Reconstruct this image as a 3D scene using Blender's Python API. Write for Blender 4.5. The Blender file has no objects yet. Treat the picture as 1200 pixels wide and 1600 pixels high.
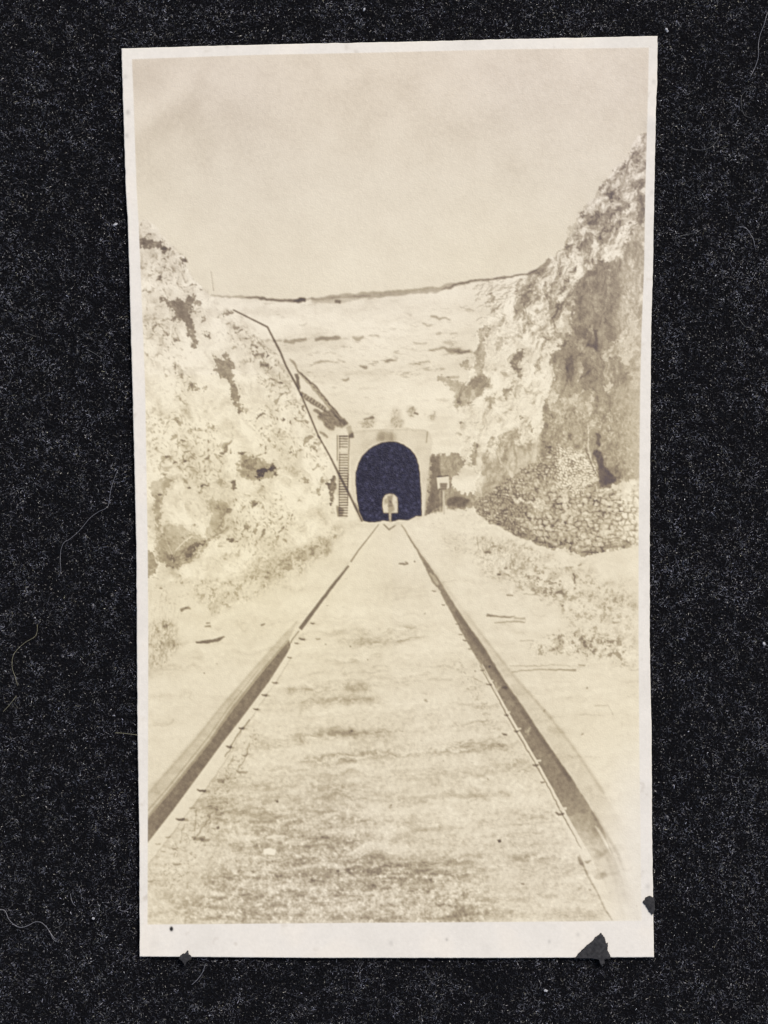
import bpy, bmesh, math, random
import numpy as np
from mathutils import Vector

# ---------------------------------------------------------------- camera, light, exposure
scene = bpy.context.scene
C = scene.collection
PX = 1e-4                                   # one photo pixel on the table = 0.1 mm
def W(px, py, z=0.): return ((px-600)*PX, (800-py)*PX, z)

cam_d = bpy.data.cameras.new('camera'); cam = bpy.data.objects.new('camera', cam_d); C.objects.link(cam)
cam.location = (0, 0, .3010); cam_d.sensor_fit = 'VERTICAL'; cam_d.sensor_height = 24.
cam_d.lens = 24.*.30/.16; cam_d.clip_start = .005; cam_d.clip_end = 60.
scene.camera = cam

SUN_EL, SUN_AZ = math.radians(52), math.radians(38)      # light comes from the top right of the table (azimuth from +Y towards +X)
world = bpy.data.worlds.new('World'); scene.world = world; world.use_nodes = True
nt = world.node_tree; nt.nodes.clear()
sky = nt.nodes.new('ShaderNodeTexSky'); sky.sky_type = 'NISHITA'; sky.sun_disc = False
sky.sun_elevation = SUN_EL; sky.sun_rotation = SUN_AZ; sky.dust_density = 3.; sky.air_density = 1.
bg = nt.nodes.new('ShaderNodeBackground'); bg.inputs[1].default_value = .12
wo = nt.nodes.new('ShaderNodeOutputWorld'); nt.links.new(sky.outputs[0], bg.inputs[0]); nt.links.new(bg.outputs[0], wo.inputs[0])
sl = bpy.data.lights.new('sun', 'SUN'); sl.energy = 2.6; sl.angle = math.radians(9.); sl.color = (1., .925, .84)
sun = bpy.data.objects.new('sun', sl); C.objects.link(sun)
sd = Vector((math.sin(SUN_AZ)*math.cos(SUN_EL), math.cos(SUN_AZ)*math.cos(SUN_EL), math.sin(SUN_EL)))
sun.rotation_euler = sd.to_track_quat('Z', 'Y').to_euler(); sun.location = sd*3
scene.view_settings.view_transform = 'Standard'; scene.view_settings.look = 'None'
scene.view_settings.gamma = 1.; scene.view_settings.exposure = 0.; scene.view_settings.use_curve_mapping = False
scene.render.engine = 'CYCLES'; scene.render.resolution_x = 768; scene.render.resolution_y = 1024

# ---------------------------------------------------------------- helpers
def tag(o, label=None, cat=None, group=None, kind=None):
    if label: o['label'] = label
    if cat: o['category'] = cat
    if group: o['group'] = group
    if kind: o['kind'] = kind
    return o
def mesh_np(name, V, F, mat, parent=None, col=None, smooth=False, loc=None):
    """V (n,3) array, F (m,4) or (m,3) array"""
    me = bpy.data.meshes.new(name); V = np.asarray(V, np.float32); F = np.asarray(F, np.int32)
    me.vertices.add(len(V)); me.vertices.foreach_set('co', V.ravel())
    k = F.shape[1]; me.loops.add(F.size); me.loops.foreach_set('vertex_index', F.ravel())
    me.polygons.add(len(F)); me.polygons.foreach_set('loop_start', np.arange(0, F.size, k, dtype=np.int32))
    me.update(calc_edges=True)
    if smooth: me.polygons.foreach_set('use_smooth', np.ones(len(F), bool))
    if col is not None:
        a = me.color_attributes.new('dye', 'FLOAT_COLOR', 'POINT')
        a.data.foreach_set('color', np.concatenate([col, np.ones((len(col), 1))], 1).astype(np.float32).ravel())
    me.materials.append(mat); me.validate()
    o = bpy.data.objects.new(name, me); C.objects.link(o)
    if parent: o.parent = parent
    if loc is not None: o.location = loc
    return o
def new_mat(name):
    m = bpy.data.materials.new(name); m.use_nodes = True; t = m.node_tree
    return m, t, t.nodes['Principled BSDF']
def node(t, kind, **kw):
    n = t.nodes.new(kind)
    for k, v in kw.items():
        if k in n.inputs.keys(): n.inputs[k].default_value = v
        else: setattr(n, k, v)
    return n
def srgb(a):
    a = np.asarray(a, np.float64); return np.where(a <= .04045, a/12.92, ((a+.055)/1.055)**2.4)

# ------------------------------------------------------------------ the faded picture printed on the paper
# (a canvas of the print's own dyes, in tenths of a millimetre: one unit = 0.1 mm)
CW, CH = 1200, 1600
rs = np.random.RandomState(7)
YY, XX = np.mgrid[0:CH, 0:CW].astype(np.float32)

def bil(a, x, y):
    h, w = a.shape[:2]
    x = np.clip(x, 0, w-1.001); y = np.clip(y, 0, h-1.001)
    xi = x.astype(np.int32); yi = y.astype(np.int32); fx = x-xi; fy = y-yi
    if a.ndim == 3: fx = fx[..., None]; fy = fy[..., None]
    return (a[yi, xi]*(1-fx)+a[yi, xi+1]*fx)*(1-fy)+(a[yi+1, xi]*(1-fx)+a[yi+1, xi+1]*fx)*fy

def up(g, sx, sy, ox=0., oy=0.):
    """smooth (cubic) upsampling of a random grid to the canvas, separable"""
    def axis(n, s, o, m):
        t = (np.arange(n, dtype=np.float32)+o)/s+1.5
        i = t.astype(np.int32); f = t-i
        w = np.stack([(1-f)**3/6, (3*f**3-6*f**2+4)/6, (-3*f**3+3*f**2+3*f+1)/6, f**3/6])
        return np.clip(i-1, 0, m-4), w
    ix, wx = axis(CW, sx, ox, g.shape[1]); iy, wy = axis(CH, sy, oy, g.shape[0])
    r = sum(g[:, ix+k]*wx[k] for k in range(4))
    return sum(r[iy+k, :]*wy[k][:, None] for k in range(4))

def noise(sx, sy=None):
    sy = sy or sx
    g = rs.randn(int(CH/sy)+8, int(CW/sx)+8).astype(np.float32)
    n = up(g, sx, sy)
    return n/(n.std()+1e-6)

def fbm(s, octs=4, gain=.5, asp=1.):
    o = 0; a = 1.; t = 0
    for k in range(octs):
        o = o+a*noise(max(s, 1.01), max(s*asp, 1.01)); t += a*a; a *= gain; s /= 2.
    return (o/math.sqrt(t)).astype(np.float32)

def blur(a, s):
    if s <= 0: return a
    r = int(math.ceil(s*2.6)); k = np.exp(-np.arange(-r, r+1)**2/(2.*s*s)); k /= k.sum()
    p = np.pad(a, ((r, r), (0, 0)), mode='edge'); b = sum(k[i]*p[i:i+a.shape[0]] for i in range(2*r+1))
    p = np.pad(b, ((0, 0), (r, r)), mode='edge'); return sum(k[i]*p[:, i:i+a.shape[1]] for i in range(2*r+1)).astype(np.float32)

def warp(a, wx, wy): return bil(a, XX+wx, YY+wy).astype(np.float32)

WX1, WY1 = fbm(14, 4), fbm(14, 4)          # rocky edges
WX2, WY2 = fbm(5, 3), fbm(5, 3)            # fine crumbling
WX3, WY3 = fbm(2.6, 2, .8), fbm(2.6, 2, .8)

def poly(pts, soft=.6, rough=0., fine=0.):
    """mask of a polygon, 3x supersampled, optionally with a rough crumbling outline"""
    P = np.array(pts, dtype=np.float64)
    pad = 14
    x0, y0 = np.maximum(np.floor(P.min(0)).astype(int)-pad, 0)
    x1 = min(int(P[:, 0].max())+pad, CW); y1 = min(int(P[:, 1].max())+pad, CH)
    S = 3; w, h = (x1-x0)*S, (y1-y0)*S
    px = (np.arange(w)+.5)/S-.5+x0; m = np.zeros((h, w), np.float32)
    for j in range(h):
        y = (j+.5)/S-.5+y0
        xa, ya = P[:, 0], P[:, 1]; xb, yb = np.roll(xa, -1), np.roll(ya, -1)
        c = (ya <= y) != (yb <= y)
        if not c.any(): continue
        xs = np.sort(xa[c]+(y-ya[c])*(xb[c]-xa[c])/(yb[c]-ya[c]))
        for k in range(0, len(xs)-1, 2): m[j, (px >= xs[k]) & (px < xs[k+1])] = 1
    m = m.reshape(y1-y0, S, x1-x0, S).mean((1, 3))
    if rough or fine:
        yy, xx = np.mgrid[0:m.shape[0], 0:m.shape[1]].astype(np.float32)
        sl = (slice(y0, y1), slice(x0, x1))
        m = bil(m, xx+rough*WX1[sl]+fine*WX2[sl], yy+rough*WY1[sl]+fine*WY2[sl])
    m = blur(m, soft)
    M = np.zeros((CH, CW), np.float32); M[y0:y1, x0:x1] = m
    return M

def line(pts, w, soft=.5, jit=0.):
    """mask of a poly-line; w is one width or one per vertex"""
    P = np.array(pts, dtype=np.float64); w = np.broadcast_to(np.asarray(w, float), (len(P),))
    L = []; R = []
    for i in range(len(P)):
        a = P[max(i-1, 0)]; b = P[min(i+1, len(P)-1)]; d = b-a; d /= np.hypot(*d)+1e-9
        n = np.array([-d[1], d[0]]); L.append(P[i]+n*w[i]/2); R.append(P[i]-n*w[i]/2)
    return poly(L+R[::-1], soft, 0., jit)

NZ = fbm(6, 3, .8); NZ2 = fbm(2.6, 2, .8)
def ori(s, st, ang, octs=3, gain=.6, oc=None):
    """noise drawn out along a direction"""
    f = fbm(s, octs, gain); c, q = math.cos(ang), math.sin(ang)
    u = ((XX-600)*c+(YY-800)*q)/st+600; v = -(XX-600)*q+(YY-800)*c+800
    u = u % (CW-2); v = np.abs(v); v = np.where(v > CH-2, 2*(CH-2)-v, v)
    return bil(f, u+3*WX1, v+3*WY1).astype(np.float32)
def patch(pts, amt=.17, soft=2.):
    """a ragged patch of shade in rock: crumbled outline, bits broken off, bits let through"""
    P = np.array(pts); x0, y0 = np.maximum(P.min(0).astype(int)-22, 0); x1, y1 = min(int(P[:, 0].max())+22, CW), min(int(P[:, 1].max())+22, CH)
    sl = (slice(y0, y1), slice(x0, x1)); m = poly(pts, soft, 1.6, 1.2)[sl]; yy, xx = np.mgrid[0:y1-y0, 0:x1-x0].astype(np.float32)
    m = bil(m, xx+1.7*WX3[sl], yy+1.7*WY3[sl]); h = blur(m, 4.)
    q = sm(m+(amt*NZ[sl]+.15*NZ2[sl])*sm(m, .04, .30)*(1.22-m), .28, .86)*(.88+.14*np.clip(NZ2[sl]*.7+NZ[sl]*.5, -1, .8))
    M = np.zeros((CH, CW), np.float32); M[sl] = np.maximum(blur(q, .45), .16*h); return M
T = np.ones((CH, CW), np.float32)            # tone of the print, 1 = bare highlight
def mul(m, t):
    r_ = np.flatnonzero(m.max(1) > 0)
    if not len(r_): return
    k = slice(r_[0], r_[-1]+1); tt = t[k] if isinstance(t, np.ndarray) else t
    T[k] *= 1-m[k]*(1-tt)
def put(m, t):
    r_ = np.flatnonzero(np.abs(m).max(1) > 0)
    if not len(r_): return
    k = slice(r_[0], r_[-1]+1); tt = t[k] if isinstance(t, np.ndarray) else t
    T[k] = T[k]*(1-m[k])+m[k]*tt

def strokes(region, n, ln, ang, spread, tone, w=1., curve=.0, seedpow=1.):
    """n short pen-like marks spread over a mask; tone<1 darkens, >1 lightens"""
    global T
    reg = region**seedpow; f = reg.ravel().astype(np.float64); f = np.cumsum(f); f /= f[-1]
    idx = np.searchsorted(f, rs.rand(n)); cx = (idx % CW)+rs.rand(n); cy = idx//CW+rs.rand(n)
    a = ang+spread*rs.randn(n); l = ln*(.5+rs.rand(n)); st = .4+.6*rs.rand(n); cv = curve*rs.randn(n)
    K = int(max(ln*1.5*1.6, 4)); acc = np.zeros(CW*CH, np.float64)
    for k in range(K):
        t = (k+.5)/K-.5
        x = cx+np.cos(a+cv*t)*l*t; y = cy+np.sin(a+cv*t)*l*t
        xi = np.clip(x.astype(int), 0, CW-2); yi = np.clip(y.astype(int), 0, CH-2); fx = x-xi; fy = y-yi
        v = st*l/K*w
        for dx, dy, q in ((0, 0, (1-fx)*(1-fy)), (1, 0, fx*(1-fy)), (0, 1, (1-fx)*fy), (1, 1, fx*fy)):
            acc += np.bincount((yi+dy)*CW+xi+dx, weights=v*q, minlength=CW*CH)
    m = 1-np.exp(-blur(acc.reshape(CH, CW).astype(np.float32), .5)*1.3)
    m *= np.clip(region*2, 0, 1)
    T = T*(1-m)+m*T*tone

def emb(h, dx, dy): return (np.roll(h, (dy, dx), (0, 1))-h)
def sm(x, a, b): t = np.clip((x-a)/(b-a), 0, 1); return t*t*(3-2*t)

# ---- regions of the printed scene
skyline = [(190, 344), (216, 345), (232, 342), (243, 352), (250, 366), (258, 372), (268, 384), (279, 396), (289, 401), (291, 412), (298, 424), (304, 436), (312, 441), (320, 453), (330, 461),
           (350, 461), (380, 463), (410, 466), (430, 468), (450, 467), (475, 467), (500, 464), (540, 459), (600, 456), (640, 455), (680, 450), (700, 443), (740, 437), (790, 431), (826, 427),
           (842, 420), (858, 403), (872, 398), (882, 388), (890, 376), (893, 364), (904, 350), (904, 334), (914, 330), (918, 316), (934, 305), (936, 292), (950, 278), (958, 264), (974, 253), (984, 241), (986, 226), (996, 214), (1012, 209), (1040, 200)]
LAND = poly(skyline+[(1040, 1500), (190, 1500)], .7, .9, .7)
left_edge = [(190, 330), (216, 345), (232, 342), (250, 366), (268, 384), (289, 401), (298, 424), (312, 441), (330, 461), (345, 478), (365, 484), (392, 503), (412, 528), (434, 556), (452, 585), (474, 628), (488, 668), (512, 706), (526, 745), (520, 790), (528, 812)]
LCLIFF = poly(left_edge+[(470, 850), (400, 892), (330, 918), (231, 905), (190, 905)], 1., 1.5, 1.)
right_edge = [(1040, 200), (996, 214), (984, 241), (950, 278), (936, 292), (918, 316), (904, 334), (893, 364), (872, 398), (842, 420), (826, 427), (795, 455), (770, 470), (757, 500), (746, 520), (742, 560), (730, 596), (715, 600), (712, 640), (716, 680), (718, 712), (742, 740), (738, 790), (745, 828)]
RCLIFF = poly(right_edge+[(800, 834), (850, 855), (912, 871), (950, 862), (985, 858), (1040, 850)], 1., 1.5, 1.)
GROUND = poly([(190, 905), (231, 905), (330, 915), (400, 890), (470, 848), (528, 813), (560, 816), (600, 818), (640, 812), (665, 806), (700, 797), (735, 800), (800, 834), (850, 855), (912, 871), (950, 862), (985, 858), (1040, 850), (1040, 1500), (190, 1500)], .8, 1., .8)
HILL = LAND*(1-np.clip(LCLIFF+RCLIFF+GROUND, 0, 1))
arch = [(568, 814), (562, 800), (558, 780), (556, 755), (556, 738), (560, 724), (566, 713), (574, 704), (584, 697), (595, 692), (607, 690), (619, 691), (631, 695), (641, 702), (649, 712), (654, 726), (656, 745), (658, 775), (659, 806), (650, 806), (645, 809), (638, 813), (625, 812), (612, 815), (598, 813), (585, 816), (576, 816)]
TUNNEL = poly(arch, .55, 0, .25)
exitp = [(599, 802), (597, 790), (598, 779), (602, 773), (609, 771), (616, 772), (621, 777), (622, 790), (622, 802)]
EXIT = poly(exitp, .6)
WALL = poly([(544, 676), (552, 672), (600, 670), (640, 669), (667, 672), (672, 676), (676, 690), (673, 714), (668, 750), (664, 806), (655, 812), (560, 816), (552, 790), (548, 740), (546, 700)], .8)

# ---- sky: an even pale wash with soft fold marks and a faint peaked stain
sky_t = .905+.045*sm(YY, 120, 430)+.005*fbm(120, 3)+.006*fbm(24, 3)
mA = np.clip(line([(200, 236), (262, 192), (300, 160), (318, 142)], [30, 30, 30, 26], 8)+line([(316, 108), (318, 145)], [20, 26], 7)+line([(322, 140), (370, 182), (420, 205)], [26, 22, 16], 11), 0, 1)
sky_t -= .030*mA+.014*poly([(206, 240), (262, 195), (318, 140), (380, 185), (480, 230), (520, 420), (210, 330)], 24)
sky_t -= .022*poly([(200, 95), (280, 92), (200, 148)], 9)
sky_t += .022*poly([(206, 170), (240, 150), (262, 160), (225, 198), (207, 212)], 9)+.012*poly([(270, 96), (400, 92), (380, 150), (335, 130), (270, 130)], 14)
sky_t = sky_t-.018
T = sky_t.astype(np.float32)

# ---- land base
base = .968+.012*fbm(60, 3)
T = T*(1-LAND)+LAND*base

# rock relief: cracks and ledges seen as small marks
h1 = fbm(22, 6, .62); h1 = warp(h1, 5*WX1, 5*WY1)
h2 = fbm(10, 4, .6, .8); h2 = warp(h2, 3*WX1, 3*WY1)
rel = emb(h1, 1, -2)+.7*emb(h2, 1, -1)
rel = rel/rel.std()
blot = fbm(12, 4, .7); blot = warp(blot, 4*WX1, 4*WY1)
T = T+LCLIFF*(-.018*np.clip(rel-.8, 0, 3)+.008*np.clip(-rel, 0, 2)-.014*np.clip(blot, -1, 3)+.006)
crk = fbm(6.5, 3, .6); crk = warp(crk, 3*WX1, 3*WY1); big = fbm(42, 2)
dens = sm(big, -.3, 1.6)
p1 = ori(4.6, 1.25, -.6, 2, .7); p2 = ori(3., 1.4, 1.1, 2, .7); dl = sm(fbm(22, 2), -.5, 1.4)
rowy = .45+.55*sm(YY, 560, 640)*(1-sm(YY, 800, 900))+.35*(1-sm(YY, 440, 620))
T = T*(1-LCLIFF*rowy*(.24*sm(p1, 1.3, 2.4)*(.25+dl)+.10*sm(p2, 1.2, 2.4)*(.3+.8*dl)+.02*sm(p1, .2, 1.3)))
T = T-LCLIFF*.020*np.clip(blur(blot, 3), -1, 2)
T = T*(1-LCLIFF*(.10*sm(crk, 1.3, 2.6)*(.25+1.1*dens)))
gul = ori(20, 2.4, 1.15, 4, .6); gul2 = ori(9, 2.4, 1.0, 3, .7)
T = T-LCLIFF*(.030*np.clip(gul, -.8, 2)+.014*np.clip(gul2, -.5, 2.2)+.05*sm(gul2, 1.4, 2.6))
crk2 = fbm(3.4, 2, .6); dens2 = sm(fbm(30, 2), -.6, 1.3)
T = T*(1-LCLIFF*(.08*sm(crk2, 1.0, 2.6)*(.1+1.*dens2)))
# mid-slope clumps of pitted rock on the left face
for (pp, n) in (([(236, 460), (250, 500), (275, 520), (300, 540), (300, 560), (250, 570), (226, 560), (222, 500)], 150),
                ([(262, 570), (290, 575), (296, 625), (280, 632), (262, 612)], 90),
                ([(225, 640), (330, 650), (360, 700), (350, 770), (300, 755), (240, 745), (226, 700)], 420),
                ([(400, 530), (440, 560), (455, 620), (420, 625), (395, 580)], 130),
                ([(362, 775), (440, 770), (465, 820), (450, 850), (400, 860), (358, 840)], 330),
                ([(380, 620), (480, 640), (520, 740), (470, 740), (400, 690)], 170),
                ([(222, 395), (275, 400), (300, 440), (260, 455), (222, 445)], 100),
                ([(345, 495), (400, 520), (440, 570), (400, 560), (355, 525)], 110)):
    zm = poly(pp, 7, 3)*LCLIFF; T = T*(1-zm*(.15*sm(p1, .5, 2.)+.11*sm(p2, .7, 2.2)))
    strokes(zm, n//3, 3.6, .8, .7, .72, 1.2, .5)

# rock marks on the right face (coarser, slanting down to the left)
relr = emb(warp(h1[:, ::-1], 4*WX1, 4*WY1), -1, -2)+emb(h2[:, ::-1], -1, -1); relr /= relr.std()
blr = fbm(13, 4, .7); blr = warp(blr, 5*WX1+.0*XX, 5*WY1)
T = T+RCLIFF*(-.032*np.clip(relr-.5, 0, 3)+.014*np.clip(-relr, 0, 2)-.030*np.clip(blr, -1, 2.5)-.004)
cr = fbm(10, 4, .62, 1.25); cr = warp(cr, 4*WX1-.0*YY, 4*WY1)
o1 = ori(7, 2.2, -.95, 4, .65); o2 = ori(4, 2., -1.25, 3, .7)
lowr = sm(YY, 470, 560)
T = T*(1-RCLIFF*((.13*sm(o1, .25, 1.7)+.09*sm(o2, .4, 1.9))*(1-.25*lowr)))
T = T*(1+RCLIFF*.035*sm(-o1, .3, 1.5))
mulr0 = RCLIFF*.14*sm(cr, 1., 2.2); T = T*(1-mulr0)
top = poly([(1040, 200), (990, 214), (940, 290), (905, 340), (870, 398), (800, 470), (850, 560), (892, 470), (915, 425), (975, 380), (1040, 340)], 5, 4)
cr3 = fbm(9, 4, .6, 1.); T = T*(1-top*RCLIFF*(.09*sm(cr3, -.15, 1.3)+.03))
T = T*(1-poly([(1040, 205), (992, 212), (975, 262), (945, 300), (925, 340), (900, 372), (930, 372), (985, 330), (1040, 300)], 6, 4)*RCLIFF*.08)
T = T*(1-top*RCLIFF*(.09*sm(o1, -.2, 1.3)+.08*sm(o2, .0, 1.3)-.06*sm(-o1, .5, 1.5)))
strokes(top*RCLIFF, 500, 5, 2.3, .6, .84, 1.1, .8)
strokes(top*RCLIFF, 350, 5, 2.3, .7, 1.12, 1.1, .8)

# far hill: strata, thin ledges
hb = fbm(26, 4, .6, .28); hb2 = fbm(12, 4, .6, .3)
st_ = ori(16, 6., -.02, 3, .6); T = T-HILL*(.014*np.clip(st_, -1, 2)+.03*sm(st_, 1.1, 2.2))
T = T*(1-HILL*(.035*sm(hb, .3, 1.8)+.07*sm(hb2, 1.6, 2.6)))
T = T*(1-HILL*poly([(440, 525), (560, 515), (740, 540), (750, 600), (600, 605), (470, 585)], 8)*(.06*sm(hb2, .9, 2.2)+.02))
crest = [(330, 462), (380, 464), (430, 469), (475, 468), (500, 466), (540, 462), (600, 459), (680, 453), (700, 446), (740, 440), (790, 433), (826, 429)]
mul(line(crest, [3, 4, 4, 3, 4, 7, 9, 9, 6, 3, 2.6, 2.4], .9, .7), .80)
mul(line([(385, 464), (415, 467), (440, 470), (478, 469)], [1.5, 3, 4, 5], 1., .8), .70)
mul(line([(459, 470), (468, 470), (478, 468)], [4, 6.5, 5], 1., .8), .60)
mul(line([(523, 471), (532, 472)], 5, .8, .5), .62)
mul(line([(486, 470), (510, 470), (540, 468), (580, 463)], [6, 7, 8, 4], 1.2, 1.), .86)
mul(line([(690, 452), (706, 449), (712, 443), (730, 441), (744, 437)], [1.5, 4, 2.6, 2.4, 2], .9, .5), .68)
mul(line([(742, 438), (790, 433), (826, 428), (842, 420), (858, 404)], [2.6, 2.4, 2.4, 2, 2], .6, .6), .76)
mul(poly([(826, 428), (842, 419), (858, 403), (862, 405), (848, 424), (836, 430)], .8, .8), .74)
for p, w, t in (([(443, 533), (460, 534), (480, 530)], [5, 7, 5], .76), ([(493, 530), (510, 529), (532, 528)], [4, 7, 5], .72), ([(532, 529), (545, 531)], 2, .85), ([(551, 526), (558, 529), (571, 528)], [5, 8, 5], .76),
                ([(576, 524), (592, 525)], [2, 4], .78), ([(592, 527), (640, 528)], 1.4, .9), ([(440, 533), (400, 530)], [3, 1], .8), ([(489, 567), (505, 565), (521, 565)], [2, 4, 3], .76), ([(527, 561), (540, 566)], [2, 3], .78),
                ([(562, 571), (575, 574)], [3, 4], .66), ([(602, 565), (611, 563), (621, 563)], [2, 4, 2], .74), ([(534, 592), (545, 592)], 3, .72), ([(655, 567), (673, 565)], [3, 3], .8), ([(674, 493), (688, 497), (703, 499)], [4, 4, 2], .74),
                ([(660, 505), (668, 510), (676, 509)], 3, .78), ([(608, 514), (617, 514)], 3, .82), ([(669, 546), (690, 545), (712, 548), (735, 550)], [2, 4, 8, 3], .74), ([(690, 554), (715, 551), (738, 549)], [1, 3, 3], .76),
                ([(632, 545), (652, 546)], 2, .86), ([(466, 508), (480, 505)], [2, 3], .84), ([(640, 508), (652, 509)], 2, .86), ([(716, 477), (730, 480)], 2, .86), ([(704, 521), (716, 520)], 2.5, .82), ([(682, 523), (690, 522)], 3, .82),
                ([(560, 609), (580, 606)], 1.6, .88), ([(487, 597), (510, 598)], 2, .88), ([(516, 549), (524, 553)], 2, .85), ([(480, 553), (500, 552)], 2, .84), ([(725, 440), (728, 452)], 3, .9), ([(590, 625), (600, 620)], 2, .92)):
    mul(line(p, w, 1., .9), t+.03)
strokes(poly([(560, 500), (740, 470), (745, 560), (640, 580), (560, 560)], 8)*HILL, 160, 8, .05, .2, .92, 1., .3)
strokes(poly([(450, 540), (600, 540), (700, 570), (640, 610), (480, 605)], 8)*HILL, 90, 7, .05, .25, .90, 1., .3)
strokes(poly([(740, 440), (830, 430), (800, 470), (745, 510)], 5), 110, 8, -.5, .3, .78, 1.2, .3)
# dry brush on the slope above the portal
for pp, t in (([(562, 660), (566, 653), (584, 651), (587, 655), (578, 662), (565, 664)], .88), ([(600, 669), (612, 655), (614, 641), (619, 641), (621, 654), (630, 668)], .84), ([(633, 648), (640, 642), (652, 641), (654, 648), (645, 652)], .84), ([(667, 646), (678, 645), (676, 654)], .9)):
    m = poly(pp, 2.2, 2.5, 2.); mul(m, t+.03); strokes(m, 30, 4, -.9, .8, .80, 1., 1.)
mul(line([(568, 655), (584, 653)], 2.6, .7, .6), .74); mul(line([(646, 645), (654, 648)], 3, .6, .5), .62)

relz = fbm(4, 3, .7)
# ---- shade patches on the left face
L = [([(214, 368), (236, 374), (256, 380), (263, 385), (271, 394), (262, 394), (240, 388), (214, 388)], .60), ([(278, 405), (283, 402), (290, 400), (291, 410), (284, 411)], .55), ([(253, 371), (262, 372), (261, 376), (255, 375)], .7),
     ([(222, 448), (231, 453), (233, 460), (226, 458)], .72), ([(226, 342), (240, 346), (241, 352), (230, 349)], .84),
     ([(243, 470), (254, 466), (262, 471), (274, 468), (282, 464), (286, 470), (293, 461), (306, 462), (301, 474), (301, 486), (298, 491), (304, 508), (308, 530), (310, 543), (306, 549), (301, 535), (297, 519), (290, 506), (284, 500), (278, 503), (270, 507), (268, 498), (274, 488), (262, 482), (255, 474)], .62),
     ([(310, 520), (316, 517), (329, 524), (327, 529), (318, 526)], .55), ([(316, 490), (322, 494), (322, 502), (316, 506), (313, 498)], .66), ([(300, 487), (316, 489), (316, 493), (302, 493)], .68), ([(304, 466), (316, 469), (314, 478), (304, 482)], .66),
     ([(328, 541), (336, 555), (347, 561), (350, 551), (357, 549), (360, 560), (368, 576), (367, 590), (371, 602), (372, 624), (378, 640), (377, 650), (371, 650), (366, 640), (360, 612), (354, 592), (347, 587), (340, 592), (334, 570), (331, 552)], .63),
     ([(294, 588), (303, 600), (309, 606), (305, 613), (297, 608)], .68), ([(316, 605), (326, 597), (325, 602), (318, 610)], .72), ([(270, 573), (277, 570), (284, 580), (280, 592), (273, 585)], .80), ([(338, 483), (346, 486), (365, 482), (361, 488), (352, 493), (344, 490)], .68),
     ([(372, 530), (392, 528), (396, 536), (380, 531)], .74), ([(404, 560), (414, 566), (424, 570), (418, 577), (408, 572)], .68), ([(398, 525), (412, 528), (438, 548), (460, 568), (462, 576), (446, 566), (424, 548), (404, 534)], .80), ([(362, 510), (372, 512), (384, 516), (378, 512), (370, 516)], .75),
     ([(273, 688), (280, 684), (293, 682), (290, 688), (277, 693)], .66), ([(255, 643), (262, 648), (258, 650)], .68), ([(318, 668), (330, 672), (335, 668), (330, 662)], .80), ([(395, 660), (404, 667), (400, 662)], .7), ([(408, 700), (414, 697), (412, 704)], .6),
     ([(374, 722), (379, 706), (386, 712), (393, 705), (400, 716), (412, 716), (414, 724), (428, 724), (437, 736), (430, 744), (420, 742), (408, 750), (392, 748), (382, 748), (371, 738)], .78),
     ([(376, 726), (384, 718), (393, 710), (401, 718), (406, 728), (398, 738), (384, 736)], .80), ([(403, 744), (405, 738), (414, 734), (422, 726), (428, 724), (426, 733), (416, 738), (411, 746)], .42), ([(427, 733), (436, 735), (434, 744), (428, 742)], .62),
     ([(359, 740), (364, 750), (371, 758), (365, 766), (359, 764), (362, 754)], .60), ([(332, 735), (340, 740), (337, 746)], .78),
     ([(232, 757), (240, 748), (250, 746), (262, 746), (272, 756), (262, 762), (256, 776), (252, 800), (250, 830), (246, 850), (244, 830), (242, 790), (235, 768)], .80),
     ([(241, 876), (246, 850), (254, 828), (262, 816), (276, 818), (296, 834), (318, 838), (328, 825), (333, 805), (326, 788), (316, 780), (322, 776), (346, 780), (356, 790), (354, 806), (346, 820), (343, 836), (325, 848), (310, 864), (296, 880), (276, 891), (258, 884)], .86),
     ([(262, 868), (290, 850), (318, 840), (322, 846), (304, 862), (288, 876), (272, 886)], .86), ([(286, 868), (300, 856), (320, 842), (323, 846), (308, 858), (294, 872)], .74), ([(244, 878), (250, 860), (262, 862), (272, 876), (276, 890), (262, 886)], .84), ([(226, 862), (240, 864), (243, 880), (244, 898), (226, 906)], .68), ([(226, 815), (238, 818), (238, 828), (226, 822)], .8),
     ([(350, 842), (360, 840), (366, 838), (362, 846), (352, 847)], .6), ([(481, 762), (488, 766), (494, 764), (490, 772), (484, 768)], .70), ([(510, 752), (516, 745), (521, 741), (526, 745), (528, 770), (528, 800), (522, 790), (518, 788), (515, 770)], .50),
     ([(497, 758), (506, 759), (505, 772), (498, 768)], .72), ([(495, 735), (502, 742), (512, 752), (506, 752)], .78), ([(472, 692), (478, 691), (479, 697)], .62), ([(487, 694), (492, 693), (491, 706), (486, 700)], .72), ([(465, 645), (469, 645), (468, 653)], .72), ([(452, 614), (462, 616), (466, 636), (460, 640)], .88),
     ([(446, 741), (452, 744), (462, 738), (455, 745)], .8), ([(462, 750), (478, 752), (474, 748)], .74), ([(442, 628), (452, 634), (450, 640)], .84)]
for pp, t in L: mul(patch(pp)*LCLIFF*(.93+.07*np.clip(relz, -1, 1)), t)
strokes(poly([(262, 870), (330, 840), (350, 790), (356, 790), (345, 840), (300, 880), (276, 888)], 2), 170, 6, -.4, .5, .80, 1., 1.)
mul(line([(269, 886), (270, 870), (276, 858), (288, 846), (300, 838)], .9, .4), 1.25); mul(line([(271, 870), (262, 850), (258, 838)], .7, .4), 1.15)
mul(line([(234, 892), (250, 884), (246, 870)], .8, .4), 1.2)

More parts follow.
